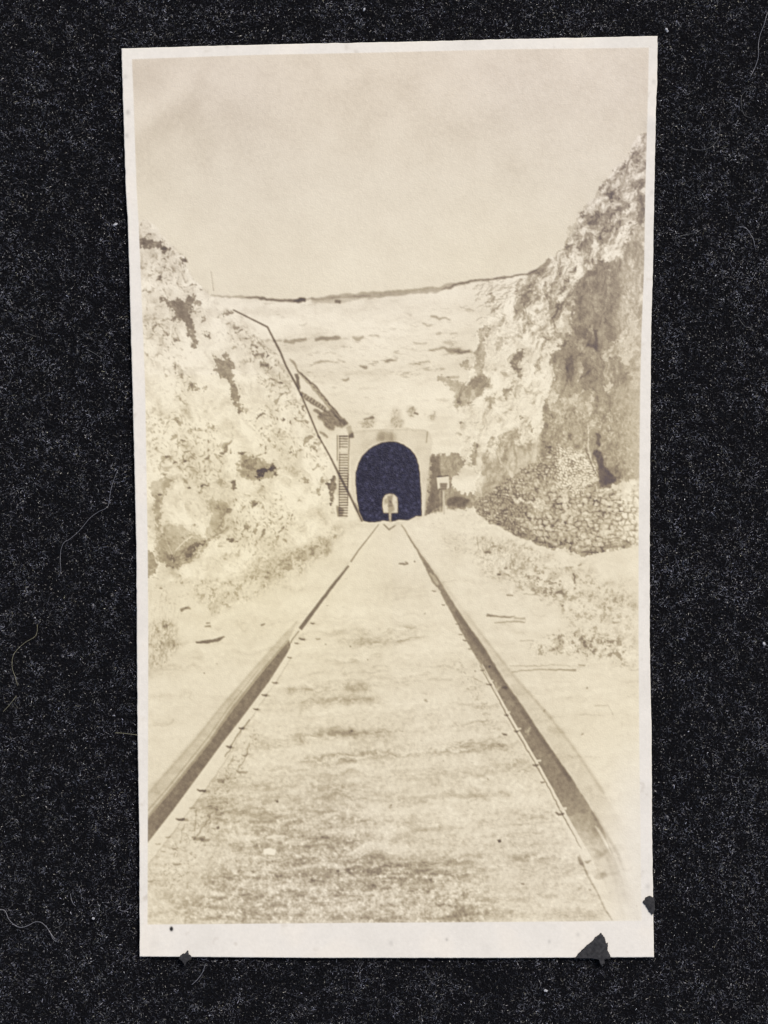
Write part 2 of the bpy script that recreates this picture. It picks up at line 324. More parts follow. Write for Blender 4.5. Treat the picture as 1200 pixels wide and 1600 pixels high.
# ---- right cutting wall: big cast shade, netted stone pitching, rubble
shade = patch([(1040, 345), (1004, 355), (985, 366), (977, 380), (968, 404), (952, 407), (938, 404), (930, 414), (920, 418), (912, 428), (903, 436), (900, 448), (893, 455), (895, 475), (891, 500), (890, 522), (880, 540), (871, 545), (858, 552), (862, 566), (863, 590), (858, 610), (848, 640),
              (846, 670), (841, 690), (850, 706), (880, 704), (915, 702), (930, 735), (938, 765), (960, 756), (1040, 745)], .26, 2.6)
tex = fbm(7, 4, .65, 1.8); tex2 = fbm(30, 3, .5, 2.)
vs = ori(4, 3.2, -1.5, 3, .7)
T = T*(1-shade)+shade*(.685+.026*tex+.030*tex2+.034*vs+.022*NZ2+.05*sm(vs, 1., 2.2)+.05*sm(XX, 950, 1005))
T = T-shade*.06*poly([(893, 455), (905, 438), (960, 415), (985, 380), (972, 520), (930, 560), (885, 540)], 12)
mul(shade*poly([(950, 380), (1040, 345), (1040, 520), (985, 560)], 8), 1.06)
lit = [([(1040, 480), (1004, 494), (987, 506), (976, 514), (968, 528), (957, 540), (948, 548), (940, 558), (943, 568), (956, 560), (966, 560), (974, 570), (985, 572), (1040, 580)], .89), ([(1040, 580), (985, 572), (975, 580), (980, 598), (1000, 625), (1040, 640)], .84),
       ([(1040, 640), (1000, 620), (968, 600), (958, 630), (966, 700), (985, 745), (1040, 750)], .79),
       ([(872, 625), (888, 622), (900, 618), (908, 610), (925, 605), (925, 630), (921, 655), (916, 645), (908, 622), (897, 634), (890, 628)], .87), ([(941, 604), (950, 598), (958, 600), (957, 608), (949, 616), (943, 612)], .93), ([(920, 668), (932, 650), (940, 640), (937, 652), (926, 668), (918, 682), (914, 680)], .88),
       ([(950, 640), (956, 636), (955, 660), (950, 680), (944, 676), (950, 660)], .86), ([(930, 660), (938, 655), (938, 668), (932, 672)], .88), ([(860, 612), (868, 607), (874, 618), (866, 640), (858, 645), (856, 630)], .92)]
for pp, t in lit:
    m = patch(pp, .2, 1.6)*np.clip(shade*3, 0, 1); put(m, t+.012*relr-.10*sm(o1, .4, 1.6)*(t > .82)-.05*sm(o2, .4, 1.6))
strokes(shade, 700, 7, 1.7, .35, .90, 1., .6)
strokes(shade*poly([(845, 640), (1000, 640), (1000, 760), (850, 710)], 4), 420, 4, 2.0, .9, .84, 1., 1.)
strokes(shade*poly([(845, 640), (1000, 640), (1000, 760), (850, 710)], 4), 420, 4, 2.0, .9, 1.14, 1., 1.)
for pp, t in (([(929, 516), (934, 514), (935, 530), (937, 548), (932, 545), (928, 543), (918, 543), (917, 538), (926, 538), (929, 530)], .74), ([(842, 705), (848, 698), (860, 700), (868, 708), (860, 712), (852, 716), (846, 722), (840, 718)], .64), ([(930, 700), (938, 704), (942, 715), (946, 730), (958, 740), (964, 744), (958, 752), (942, 758), (938, 766), (932, 760), (934, 748), (933, 726)], .66),
              ([(875, 540), (882, 520), (889, 520), (888, 535), (878, 545)], .8), ([(884, 560), (893, 555), (896, 585), (890, 600), (884, 580)], .84), ([(930, 678), (938, 682), (938, 694), (932, 692)], .72), ([(888, 674), (894, 678), (893, 690), (888, 684)], .72), ([(812, 742), (824, 742), (822, 750), (814, 749)], .62), ([(826, 752), (842, 756), (840, 762), (828, 760)], .76), ([(760, 780), (774, 776), (772, 785), (762, 786)], .62),
              ([(858, 445), (900, 430), (895, 448), (860, 468)], .93), ([(912, 424), (935, 418), (930, 428), (915, 432)], .82)):
    mul(poly(pp, .8, 1.2, .8), t)
for p in ([(925, 520), (918, 540), (905, 556)], [(925, 575), (915, 585), (905, 592)], [(885, 560), (886, 590), (880, 612)]): mul(line(p, [1.5, 2.5, 1.5], .7, 1.), .80)

# shade patches of the right face outside the main shade
R = [([(745, 518), (762, 508), (765, 520), (757, 536), (758, 562), (750, 590), (762, 604), (748, 624), (738, 632), (726, 634), (712, 635), (708, 618), (703, 606), (686, 600), (684, 592), (708, 592), (718, 596), (728, 606), (738, 592), (744, 570), (740, 550), (750, 536)], .76),
     ([(752, 515), (760, 512), (758, 530), (752, 530)], .85), ([(722, 566), (736, 562), (740, 572), (730, 578), (722, 572)], .76), ([(805, 548), (812, 545), (818, 552), (814, 570), (812, 592), (808, 590), (808, 570)], .62), ([(784, 612), (792, 606), (802, 604), (800, 616), (794, 628), (790, 618)], .68), ([(800, 600), (818, 594), (812, 625), (802, 628)], .78),
     ([(760, 614), (766, 620), (774, 610), (774, 628), (762, 640), (757, 632)], .74), ([(830, 625), (845, 610), (840, 622), (832, 634)], .80), ([(716, 660), (722, 658), (726, 664), (718, 666)], .70), ([(736, 668), (745, 664), (738, 675)], .74), ([(712, 674), (722, 672), (718, 679)], .76), ([(810, 650), (815, 650), (814, 654), (809, 653)], .50), ([(798, 652), (804, 652), (803, 660), (797, 660)], .76),
     ([(738, 696), (746, 690), (750, 704), (746, 724), (748, 734), (742, 732), (736, 710)], .70), ([(824, 662), (832, 664), (834, 674), (827, 676)], .68), ([(765, 690), (775, 680), (778, 676), (775, 690), (768, 704), (764, 700)], .74), ([(758, 705), (768, 702), (766, 715), (757, 716)], .72), ([(716, 722), (728, 720), (729, 728), (720, 732), (714, 730)], .70), ([(752, 722), (764, 721), (762, 727), (752, 727)], .55),
     ([(796, 672), (806, 668), (812, 675), (806, 690), (796, 700), (790, 720), (780, 730), (776, 760), (770, 740), (768, 716), (780, 694)], .80), ([(845, 500), (852, 480), (868, 470), (880, 480), (870, 500), (855, 520), (846, 515)], .84), ([(858, 520), (866, 508), (874, 500), (870, 520)], .80), ([(842, 565), (850, 550), (846, 575), (840, 580)], .80), ([(775, 530), (785, 525), (788, 540), (776, 555), (770, 545)], .80),
     ([(884, 352), (905, 350), (900, 372), (888, 376)], .86), ([(760, 466), (768, 460), (776, 465), (766, 470), (764, 484)], .72), ([(776, 466), (790, 460), (800, 456), (795, 464)], .72), ([(812, 451), (828, 444), (845, 436), (842, 442), (826, 450)], .76), ([(908, 380), (918, 372), (915, 400), (908, 405)], .8),
     ([(936, 294), (945, 282), (956, 276), (952, 286), (942, 296), (935, 304)], .66), ([(984, 240), (988, 228), (996, 230), (1000, 245), (996, 262), (986, 262)], .72), ([(954, 300), (966, 292), (968, 304), (958, 312), (950, 310)], .72), ([(970, 315), (982, 310), (984, 325), (972, 332), (962, 330)], .74), ([(955, 266), (968, 260), (975, 252), (980, 254), (972, 266), (957, 268)], .70),
     ([(985, 285), (1010, 280), (1010, 300), (1000, 306), (992, 296)], .76), ([(905, 330), (912, 328), (914, 336), (908, 340)], .62), ([(901, 348), (905, 348), (905, 352), (901, 352)], .6), ([(920, 370), (945, 366), (946, 372), (925, 373)], .66), ([(960, 345), (990, 330), (1005, 335), (985, 350), (965, 358), (950, 358)], .80), ([(880, 395), (888, 380), (896, 384), (890, 400), (884, 408)], .80)]
for pp, t in R: mul(patch(pp, .2)*(.9+.1*np.clip(relz, -1, 1)), t+.03)
# rough stony shade between portal and netting
m = patch([(673, 714), (690, 708), (700, 714), (712, 706), (722, 714), (726, 728), (714, 738), (708, 748), (712, 762), (722, 774), (738, 768), (754, 776), (744, 792), (720, 798), (705, 800), (664, 808), (668, 760)], .12, 1.4)
T = T*(1-m)+m*(.70+.03*tex); strokes(m, 120, 5, 1.8, .5, .84, 1., .6)
mul(poly([(672, 714), (686, 714), (689, 745), (687, 798), (664, 806), (667, 760)], 1., .6, .8), .82); mul(poly([(698, 780), (712, 776), (735, 780), (728, 792), (706, 797), (700, 795)], 1.2, .8), .72)
mul(poly([(668, 806), (680, 794), (700, 790), (720, 792), (700, 798), (670, 809)], 1., .6), 1.25)
m = patch([(742, 700), (760, 708), (790, 700), (815, 690), (842, 690), (856, 716), (850, 770), (800, 835), (745, 830), (740, 790), (748, 760)], .3, 4.)
T = T*(1-m)+m*(.80+.03*tex+.02*tex2+.03*vs-.07*sm(o2, .2, 1.6))
for pp in ([(745, 716), (755, 712), (756, 728), (748, 734)], [(748, 742), (760, 744), (752, 752)], [(795, 732), (803, 738), (800, 760), (794, 756)]): put(poly(pp, .8, 1.4, 1.), .93)
# netting: courses of rounded stones (cells with dark joints)
NET = patch([(742, 790), (770, 765), (800, 745), (835, 720), (862, 706), (880, 702), (918, 704), (928, 735), (938, 768), (958, 760), (975, 768), (990, 756), (1040, 752), (1040, 830), (984, 858), (950, 862), (912, 871), (880, 856), (845, 856), (820, 846), (800, 834), (745, 830)], .15, 1.8)
def cells(sz, asp, seed):
    q = np.random.RandomState(seed); x = (XX+2.5*WX1)/(sz*asp); y = (YY-.07*(XX-800)+2.0*WY1)/sz
    x = x+.5*(np.floor(y) % 2); d1 = np.full(x.shape, 9., np.float32); d2 = d1.copy(); xi = np.floor(x).astype(int); yi = np.floor(y).astype(int); ident = np.zeros_like(d1)
    R1 = q.rand(512, 512); R2 = q.rand(512, 512); R3 = q.rand(512, 512)
    for a in (-1, 0, 1):
        for b in (-1, 0, 1):
            cx = xi+a+.2+.6*R1[(yi+b) % 512, (xi+a) % 512]; cy = yi+b+.25+.5*R2[(yi+b) % 512, (xi+a) % 512]
            d = np.hypot((x-cx)*.95, y-cy).astype(np.float32); c = d < d1
            d2 = np.where(c, d1, np.minimum(d2, d)); ident = np.where(c, R3[(yi+b) % 512, (xi+a) % 512], ident); d1 = np.where(c, d, d1)
    return d1, d2, ident
d1, d2, idn = cells(9.4, 1.1, 3); e1, e2, idm = cells(5.0, 1.05, 5)
big_m = sm(XX, 790, 850)*sm(YY, 740, 780); crs = np.abs(((YY-.10*(XX-860)+2.2*WY1+30*np.sin((XX-860)/150.)) / 10.5) % 1-.5)*2
stone = ((.87-(.15+.07*NZ)*(1-sm(d2-d1+.05*NZ2, -.05, .50))-.05*(YY-YY)-.10*d1*d1+.05*(idn-.5))+.012*relz)*big_m+(.81-(.13+.06*NZ)*(1-sm(e2-e1+.08*NZ2, -.05, .6))-.09*e1+.02*relz+.12*(idm-.5))*(1-big_m)
stone = stone-.075*sm(crs, .72, 1.)*big_m*(1+.5*NZ)+.02*fbm(3, 2)+.055*sm(XX, 930, 995)
stone = stone-.04*poly([(742, 780), (860, 760), (900, 830), (912, 871), (800, 834), (745, 830)], 8)
T = T*(1-NET)+NET*stone
mul(NET*poly([(800, 826), (850, 845), (912, 860), (960, 850), (985, 846), (985, 858), (912, 872), (850, 857), (800, 836)], 1.5, 1.), .86)
mul(NET*poly([(965, 765), (1040, 750), (1040, 850), (985, 850), (972, 810)], 6), 1.10)
RUB = poly([(868, 712), (880, 704), (896, 700), (915, 704), (924, 722), (934, 748), (922, 760), (908, 778), (894, 772), (882, 772), (868, 764), (864, 745)], 1.5, 2.5, 2.)
q1, q2, qi = cells(4.2, 1.3, 8)
T = T*(1-RUB)+RUB*(.97-(.20+.08*NZ)*(1-sm(q2-q1+.08*NZ2, -.05, .6))-.10*(qi-.3)+.03*relr)
for pts in ([(880, 775), (884, 800), (880, 812), (874, 826), (878, 836)], [(960, 826), (956, 830), (938, 830), (938, 838)], [(942, 820), (937, 832), (942, 840), (953, 836), (955, 826)], [(883, 760), (886, 785), (884, 810)], [(800, 780), (840, 790)], [(856, 822), (862, 830)], [(968, 748), (975, 756), (969, 762)]):
    put(line(pts, 3.6, 1., 1.6), .92)
mul(line([(915, 700), (922, 720), (930, 738), (935, 746)], 1.6, .5), .78); mul(line([(919, 664), (919, 700), (926, 725), (934, 745)], 1.4, .5), 1.18)
for p in ([(884, 830), (905, 825)], [(930, 838), (952, 842), (975, 844)], [(896, 772), (912, 776), (936, 777), (958, 779)], [(905, 798), (935, 800), (968, 806)], [(893, 818), (905, 828), (925, 826)]): mul(line(p, 1.6, .6, 1.), .80)
strokes(NET, 900, 4, .9, 1., .84, .9, 1.); strokes(NET, 600, 3.4, .9, 1., 1.13, .9, 1.)
strokes(poly([(742, 790), (800, 745), (850, 760), (860, 830), (800, 834), (745, 830)], 4), 700, 6, -1.1, .9, 1.15, .8, 1.6)
strokes(poly([(742, 790), (800, 745), (830, 780), (830, 840), (745, 830)], 4), 600, 5, -1., .9, .80, .8, 1.6)
mul(poly([(945, 892), (958, 886), (972, 880), (990, 873), (1003, 866), (1040, 860), (1040, 905), (1000, 900), (975, 897), (960, 893)], 1.2, .8, .6), .80)
mul(line([(868, 875), (880, 870), (892, 866), (905, 872), (912, 876)], [2, 2, 1.5, 2, 1], .8, .8), .82)

# ---- ground: the bed between the rails with faint cross bands, gravel coarsening towards the viewer
pv = np.clip((YY-812)/(1440-812), 0.001, 1)             # nearness
inv = 1/(pv+.035)                                        # even spacing on the ground becomes inverse here
gband = np.zeros_like(T); q = np.random.RandomState(21)
for k in range(150):                                     # faint weathered bands lying across the track
    yb = 985+455*q.rand()**.9; nb = (yb-812)/628.; xc = 600+(q.rand()-.5)*700*nb; wd = (60+260*q.rand())*(.2+nb); th = (.8+4.5*q.rand()**2)*(.35+nb*1.3)
    dy = (YY-yb+.045*(XX-xc)+.7*WY1+1.6*WY3*nb); g = np.exp(-(dy/th)**2-((XX-xc)/wd)**4)
    gband += g*(.25+.5*q.rand())*np.sign(q.rand()-.32)
bed_poly = [(597, 820), (628, 820), (700, 955), (760, 1065), (880, 1285), (960, 1445), (220, 1445), (232, 1330), (375, 1128), (455, 1010), (545, 885)]
BED = poly(bed_poly, 1.5)
T = T*(1-GROUND)+GROUND*(.965-.012*sm(YY, 900, 1300)+.008*fbm(30, 3)+.006*fbm(5, 3))
sx_ = ori(7, 6., -.045, 4, .65); sx2 = ori(4, 4., -.045, 3, .7)
T = T-BED*(.018+.030*sm(YY, 880, 1200))-BED*np.clip(gband, -.5, 1.5)*.030
T = T-BED*sm(YY, 850, 1000)*(.016*np.clip(sx_, -1.2, 2.5)+.008*sx2+.022*sm(sx_, .9, 2.2))
OFF = GROUND*(1-BED); T = T-OFF*(.020+.010*np.clip(sx_, -1, 2.)+.006*sx2+.030*sm(sx_, 1.3, 2.4))
for p, w, t in (([(505, 992), (560, 985), (640, 982), (672, 983)], [3, 5, 6, 3], .94), ([(528, 1002), (590, 1004), (640, 1000), (670, 996)], [5, 9, 7, 3], .93), ([(450, 1078), (520, 1072), (600, 1070), (640, 1072)], [9, 12, 6, 3], .94), ([(470, 1102), (520, 1095), (600, 1093)], [8, 10, 4], .92),
                ([(460, 1155), (540, 1148), (640, 1140)], [10, 8, 3], .90), ([(400, 1165), (450, 1160)], [8, 4], .93), ([(470, 1188), (560, 1182), (640, 1175), (720, 1168), (790, 1166)], [9, 10, 8, 12, 4], .90), ([(700, 1134), (770, 1128)], [2, 2], .92), ([(730, 1078), (760, 1072)], [3, 2], .88), ([(590, 1352), (640, 1351), (700, 1348), (735, 1345)], [2, 2, 2, 2], .80),
                ([(540, 1362), (600, 1368), (680, 1368), (730, 1366)], [8, 10, 9, 7], .90), ([(800, 1342), (850, 1338), (895, 1337)], [2, 5, 3], .88), ([(810, 1275), (850, 1278)], 3, .9), ([(480, 1232), (540, 1228), (600, 1229)], [8, 6, 2], .92), ([(830, 1188), (800, 1192)], 2, .88), ([(560, 1012), (600, 1018), (560, 1030), (520, 1035)], [8, 6, 6, 3], .94), ([(740, 1000), (690, 975)], 2, .95)):
    lm = line(p, np.array(w)*1.5, 3.2, 1.); mul(lm*np.clip(.9+.30*sx2+.25*sx_+.12*NZ2, 0, 1.8), t-.018)
GRAV = poly([(320, 1225), (430, 1228), (560, 1255), (600, 1285), (560, 1310), (600, 1335), (660, 1360), (730, 1365), (760, 1385), (740, 1412), (800, 1450), (300, 1450), (245, 1420), (240, 1405), (300, 1400), (350, 1360), (330, 1320), (345, 1280), (300, 1250)], 16, 10)
gn = fbm(26, 4, .62, .22); g2 = fbm(3.2, 2, .7); g3 = fbm(5.5, 2)
T = T-BED*GRAV*(.066+.022*gn+.016*sx_); T = T-BED*.030*poly([(470, 1010), (520, 985), (640, 985), (650, 1010), (600, 1035), (480, 1045)], 14, 8)-BED*.022*poly([(400, 1160), (500, 1150), (560, 1130), (640, 1180), (480, 1200), (390, 1190)], 16, 8)
T = T-BED*.028*sm(gn, .3, 1.5)*sm(YY, 1120, 1300)
fade = sm(YY, 1180, 1400)
T = T+GROUND*(GRAV*.9+.15*BED)*fade*(.024*g2+.010*g3)-BED*GRAV*fade*.04*sm(g2, 1.2, 2.4)+BED*(GRAV*.9+.08)*fade*.09*sm(g2, 1.3, 2.6)
T = T+BED*.016*sm(YY, 950, 1200)*g2
strokes(BED*GRAV*fade, 700, 2.4, 0, 1.5, .88, 1., 1.); strokes(BED*GRAV*fade, 1100, 2.6, 0, 1.2, 1.12, 1.1, 1.)
strokes(BED*sm(YY, 880, 1400)*(1-GRAV), 340, 5, -.05, .3, .88, .8, .4)
mul(line([(400, 1328), (421, 1325), (444, 1330)], [14, 22, 14], 4), .93)
for pts, w, t in (([(412, 1331), (421, 1330), (430, 1332)], [7, 11, 7], 1.02), ([(416, 1309), (428, 1307), (440, 1306)], [3, 5, 3], .96), ([(406, 1338), (420, 1344), (440, 1340)], [2, 2, 2], .93)): put(line(pts, w, .7, .4), t)
for x, y, r, t in ((433, 1251, 3, .6), (340, 1293, 3.4, .6), (781, 1314, 4, .5), (549, 1142, 2.2, .6), (612, 1258, 2.4, .72), (742, 1049, 2, .6), (666, 1095, 3.4, .8), (574, 1031, 2, .7), (647, 878, 1.6, .5), (528, 1361, 3, .72), (693, 1189, 2, .8), (762, 1217, 2.4, .8), (817, 1381, 3.6, .72), (711, 1344, 6, .82), (548, 1009, 1.8, .6), (509, 1006, 1.6, .6), (663, 959, 2, .8), (266, 942, 1.6, .6), (318, 1052, 2.4, .7), (338, 1038, 1.8, .75), (922, 1390, 3, .8), (994, 1415, 1.4, .6), (800, 1432, 2, .8), (917, 1075, 3, .72), (910, 1147, 2.4, .8), (850, 1110, 3, .86)):
    mul(line([(x-r*.6, y+.2*r), (x+r*.6, y-.1*r)], r, .5, .6), t)
# sticks, planks and chips
for pts, w, t in (([(306, 1004), (318, 1003), (332, 1001), (344, 998), (352, 995)], [3, 5, 5, 4, 1], .62), ([(408, 977), (414, 975)], 2.4, .66), ([(282, 954), (290, 951), (298, 951)], [5, 4, 2], .70), ([(290, 951), (296, 948)], 2, .8), ([(760, 961), (778, 963), (805, 964)], [4, 2.4, 1.8], .70), ([(772, 972), (800, 971), (820, 972)], [1.4, 2.4, 3], .80), ([(804, 967), (821, 966), (821, 971)], [3, 4, 2], .84),
                  ([(623, 880), (630, 882), (638, 881)], [2.4, 3, 2], .66), ([(632, 878), (637, 880)], 1.8, .72), ([(796, 1040), (830, 1041), (860, 1039), (890, 1040)], [1.4, 1.6, 1.2, 1], .84), ([(800, 1050), (840, 1046), (870, 1046), (900, 1048)], [1, 1.4, 2, 3], .76), ([(903, 1038), (915, 1040)], 2, .80), ([(1000, 1046), (985, 1048)], 1.4, .84),
                  ([(791, 929), (802, 930)], 2.6, .72), ([(818, 928), (845, 930)], 1.6, .84), ([(878, 945), (880, 947)], 4, .66), ([(776, 897), (782, 898)], 3, .66), ([(757, 864), (768, 863)], 3.4, .72), ([(788, 889), (793, 888)], 3, .70), ([(896, 895), (899, 912)], 2, .66), ([(896, 885), (890, 887)], 2, .8), ([(903, 884), (908, 882)], 2, .76), ([(322, 974), (330, 973)], 2, .7), ([(320, 979), (329, 978)], 2.4, .72), ([(250, 919), (254, 920)], 2.4, .7), ([(812, 1001), (835, 1001)], 1.4, .84),
                  ([(200, 1090), (300, 1100)], 1, .97), ([(930, 1103), (950, 1102), (958, 1117)], 1.6, .88), ([(905, 1117), (945, 1118)], 1.2, .92), ([(740, 1060), (755, 1066)], 1, .8)):
    mul(line(pts, w, .6, .5), t)
# sandy slopes, dry grass and litter each side
VG = fbm(4.5, 3, .75); VG2 = fbm(11, 3, .6)
def scrub(m, a): 
    global T
    T = T*(1-m*a*(.9*sm(VG, .2, 1.7)+.5*sm(VG2, .0, 1.4)))*(1+m*a*.2*sm(-VG, .6, 1.6))
gl = poly([(300, 902), (360, 905), (430, 880), (480, 850), (530, 822), (548, 830), (500, 870), (450, 905), (400, 935), (340, 958), (315, 948)], 4, 3, 2)
mul(gl, .97); scrub(gl, .14); strokes(gl, 200, 5, -1.1, .5, .88, .9, .5); strokes(gl, 400, 5, -1.1, .8, 1.07, .9, 1.)
gl2 = poly([(380, 885), (440, 862), (520, 838), (540, 842), (470, 880), (410, 905), (372, 915)], 4, 3); mul(gl2, .93); strokes(gl2, 150, 4, -.6, .6, .84, .9, 1.)
gl3 = poly([(226, 985), (260, 965), (276, 975), (278, 1015), (262, 1038), (226, 1052)], 4, 3); mul(gl3, .97); scrub(gl3, .15); strokes(gl3, 130, 7, -1.3, .4, .84, .9, .5)
strokes(poly([(232, 925), (250, 915), (278, 940), (280, 1010), (232, 1010)], 4), 90, 12, -1.45, .15, .88, .7, .2)
strokes(poly([(420, 790), (520, 790), (540, 830), (440, 870), (360, 900), (330, 880), (400, 850)], 8), 260, 4, -.4, .9, .88, .9, 1.)
strokes(poly([(300, 900), (330, 915), (310, 960), (280, 960), (240, 950), (240, 910)], 6), 60, 4, -.8, .9, .86, .9, 1.)
mul(line([(232, 1050), (300, 1032), (420, 1015), (440, 985)], [3, 3, 2, 1], 1.5, 2.), .95)
gr = poly([(742, 835), (800, 840), (850, 862), (912, 880), (940, 905), (1000, 935), (1000, 1040), (940, 1028), (830, 1022), (850, 1000), (900, 985), (880, 950), (800, 925), (745, 880)], 6, 4)
scrub(gr, .13); mul(gr, .98); strokes(gr, 250, 4.5, .1, .7, .86, .9, .6); strokes(gr, 200, 4.5, .1, .9, 1.06, .9, 1.)
scrub(poly([(820, 900), (900, 905), (895, 930), (830, 930)], 5, 3), .15); strokes(poly([(825, 1010), (870, 990), (960, 995), (1000, 1030), (900, 1024), (830, 1024)], 5, 3), 120, 3.6, .3, .9, .80, .9, 1.); scrub(poly([(825, 1010), (870, 990), (960, 995), (1000, 1030), (900, 1024), (830, 1024)], 5, 3), .12)
strokes(poly([(880, 905), (1000, 905), (1000, 1010), (900, 990)], 8), 200, 7, -.7, .5, .90, .8, .8)
strokes(poly([(742, 855), (800, 850), (810, 885), (760, 890), (742, 880)], 4), 70, 9, -1.2, .35, .84, .8, .6); strokes(poly([(740, 840), (790, 840), (860, 870), (800, 880)], 4), 170, 6, -1., .5, .86, .8, .8)
strokes(poly([(660, 812), (740, 800), (745, 870), (700, 860)], 5), 80, 5, -.4, .8, .88, .9, .8); mul(poly([(686, 825), (700, 828), (735, 850), (740, 868), (700, 850)], 4, 3), .95)
mul(line([(740, 868), (748, 858), (745, 838)], 1.2, .6), .82)

T = T+GROUND*.030*sm(XX, 860, 1000)*sm(YY, 1050, 1250)+OFF*.012*sm(XX+YY, 1900, 2300)
# ---- rails
mulr = mul
def edgepoly(a, b): return a+b[::-1]
lw_a = [(226, 1286), (231, 1279), (262, 1243), (327, 1162), (360, 1114), (405, 1056), (440, 1014), (452, 1000)]
lw_b = [(226, 1323), (231, 1317), (270, 1267), (347, 1162), (375, 1126), (420, 1066), (447, 1024), (454, 1011)]
band = poly(edgepoly([(226, 1244), (231, 1238), (300, 1160), (342, 1107), (400, 1040), (450, 984), (466, 968)], [(226, 1286), (231, 1279), (262, 1243), (327, 1162), (360, 1114), (405, 1056), (452, 1000)]), .9)
mul(band, .915); mul(line([(226, 1284), (262, 1241), (327, 1160), (360, 1111), (405, 1053), (450, 1000)], [5, 5, 4, 3.4, 2.4, 1.6], .8), .84)
mul(line([(226, 1272), (262, 1231), (325, 1152), (358, 1104), (404, 1046)], [2.4, 2.2, 1.6, 1.2, 1], .5), .90)
mul(line([(226, 1244), (231, 1238), (300, 1160), (342, 1107), (400, 1040), (450, 984)], [7, 7, 6, 5, 3, 2], 1.6), .95)
W1 = poly(edgepoly(lw_a, lw_b), .6); put(W1, .59); T = T+W1*(.02*g2+.02*sm(YY, 1150, 1000))
W2 = line([(469, 983), (490, 955), (520, 915), (545, 884)], [6, 5.4, 4.2, 3], .6, .15); put(W2, .56)
W3 = line([(548, 878), (560, 860), (576, 840), (592, 819)], [2.6, 2.2, 1.8, 1.3], .6); put(W3*.8, .60)
put(line([(454, 1004), (462, 994), (468, 984)], [5, 5, 4], .7), .90); mul(line([(452, 1010), (456, 1000), (467, 986)], [1.2, 1.5, 1.2], .5), .72)
mul(line([(468, 980), (545, 878)], [1.5, 1], .5), .93)
foot = [(231, 1352), (250, 1328), (283, 1284), (318, 1238), (352, 1190), (378, 1143), (402, 1108), (430, 1068), (455, 1027)]
put(poly(edgepoly(lw_b, foot)+[], 1.)*.75, .955)
mul(line(foot, [1.4]*9, .6, .5), .88)
mul(line([(352, 1182), (362, 1164), (374, 1146), (390, 1124)], 1.8, .6, .6), .70)
def spike(x, y, w, t=.50, tail=True):
    w = w*.9; t = t+.08
    mul(line([(x-w*.6, y-w*.12), (x-w*.2, y+w*.06), (x+w*.4, y+w*.04), (x+w*.6, y-w*.08)], [w*.14, w*.30, w*.34, w*.12], .55, .4), t)
    if tail: mul(line([(x+w*.2, y+w*.2), (x+w*1.1, y+w*.12)], w*.25, .8, .6), .82)
for x, y, w in ((315, 1235, 14), (282, 1280, 13), (358, 1167, 9), (378, 1138, 10), (400, 1108, 8), (413, 1086, 9), (429, 1066, 8), (452, 1027, 6), (488, 974, 6), (472, 998, 8), (463, 1005, 6)): spike(x, y, w)
for x, y, w in ((345, 1222, 10), (300, 1263, 9), (378, 1206, 16), (262, 1308, 8), (272, 1325, 8), (255, 1330, 6), (235, 1376, 7), (275, 1350, 12), (310, 1310, 20), (320, 1312, 16), (345, 1219, 12), (382, 1180, 9), (497, 998, 8), (512, 946, 4), (540, 904, 3), (536, 948, 3), (430, 1250, 4), (247, 1318, 8)): spike(x, y, w, .72, False)
for pts in ([(305, 1300), (306, 1280), (307, 1262)], [(303, 1312), (320, 1290), (333, 1266)], [(283, 1316), (284, 1300), (290, 1290)], [(362, 1194), (365, 1180)], [(374, 1200), (382, 1186), (390, 1160)]): mul(line(pts, 1.6, .7, 1.), .80)
strokes(poly([(238, 1380), (275, 1320), (320, 1255), (365, 1180), (400, 1130), (415, 1130), (370, 1230), (330, 1310), (280, 1390)], 4), 260, 4, -.2, .9, .80, 1., 1.)

rw_a = [(627, 820), (640, 843), (652, 862), (666, 890), (675, 908), (685, 921), (697, 943), (713, 972), (731, 1005), (741, 1022), (767, 1063), (801, 1125), (840, 1192), (880, 1262), (900, 1298), (914, 1322), (930, 1350), (948, 1390), (962, 1430)]
rw_b = [(628.5, 820), (642.5, 843), (655.5, 862), (670, 882), (684, 903), (694, 919), (711, 946), (730, 974), (752, 1004), (768, 1030), (790, 1066), (818, 1105), (845, 1146), (870, 1182), (895, 1218), (920, 1258), (940, 1292), (958, 1335), (975, 1380), (988, 1430)]
bandr = poly(edgepoly([(640, 838), (684, 903), (711, 946), (752, 1004), (790, 1066), (845, 1146), (895, 1218), (948, 1300)], [(640, 836), (690, 905), (722, 950), (770, 1012), (800, 1052), (860, 1120), (900, 1172), (945, 1240), (1000, 1330)]), 1.)
mul(bandr*(1-sm(YY, 1240, 1330)), .945); mul(line([(690, 903), (722, 948), (760, 1000), (800, 1052), (860, 1120), (900, 1172), (945, 1240)], [1, 1.5, 3, 4, 5, 5, 5], 1.5), .92)
WR = poly(edgepoly(rw_a, rw_b), .7, 0, .25)
fr = 1-sm(YY+6*NZ, 1225, 1350)
put(WR*fr, .64); fr2 = 1-sm(YY, 1340, 1435); mul(WR*(1-fr)*fr2, .93); T = T+WR*fr*(.03*sm(g3, 0, 2)+.015*g2)
mul(poly(edgepoly([(711, 960), (731, 990), (752, 1020), (780, 1060), (812, 1110), (850, 1165), (890, 1222)], [(713, 952), (733, 980), (755, 1010), (790, 1068), (818, 1107), (845, 1147), (895, 1218)]), 1.6)*WR, .86)
put(line([(672, 895), (677, 901), (684, 914)], [3, 5, 3], .7, .6)*.7, .85); put(line([(682, 918), (688, 926)], [3, 4], .6, .5), .9)
mul(line([(930, 1290), (938, 1302), (948, 1320), (955, 1335)], [3, 4, 3, 1], .8), 1.18); mul(line([(925, 1268), (945, 1300), (966, 1334), (975, 1360)], [5, 5, 4, 3], 1.8), .88)
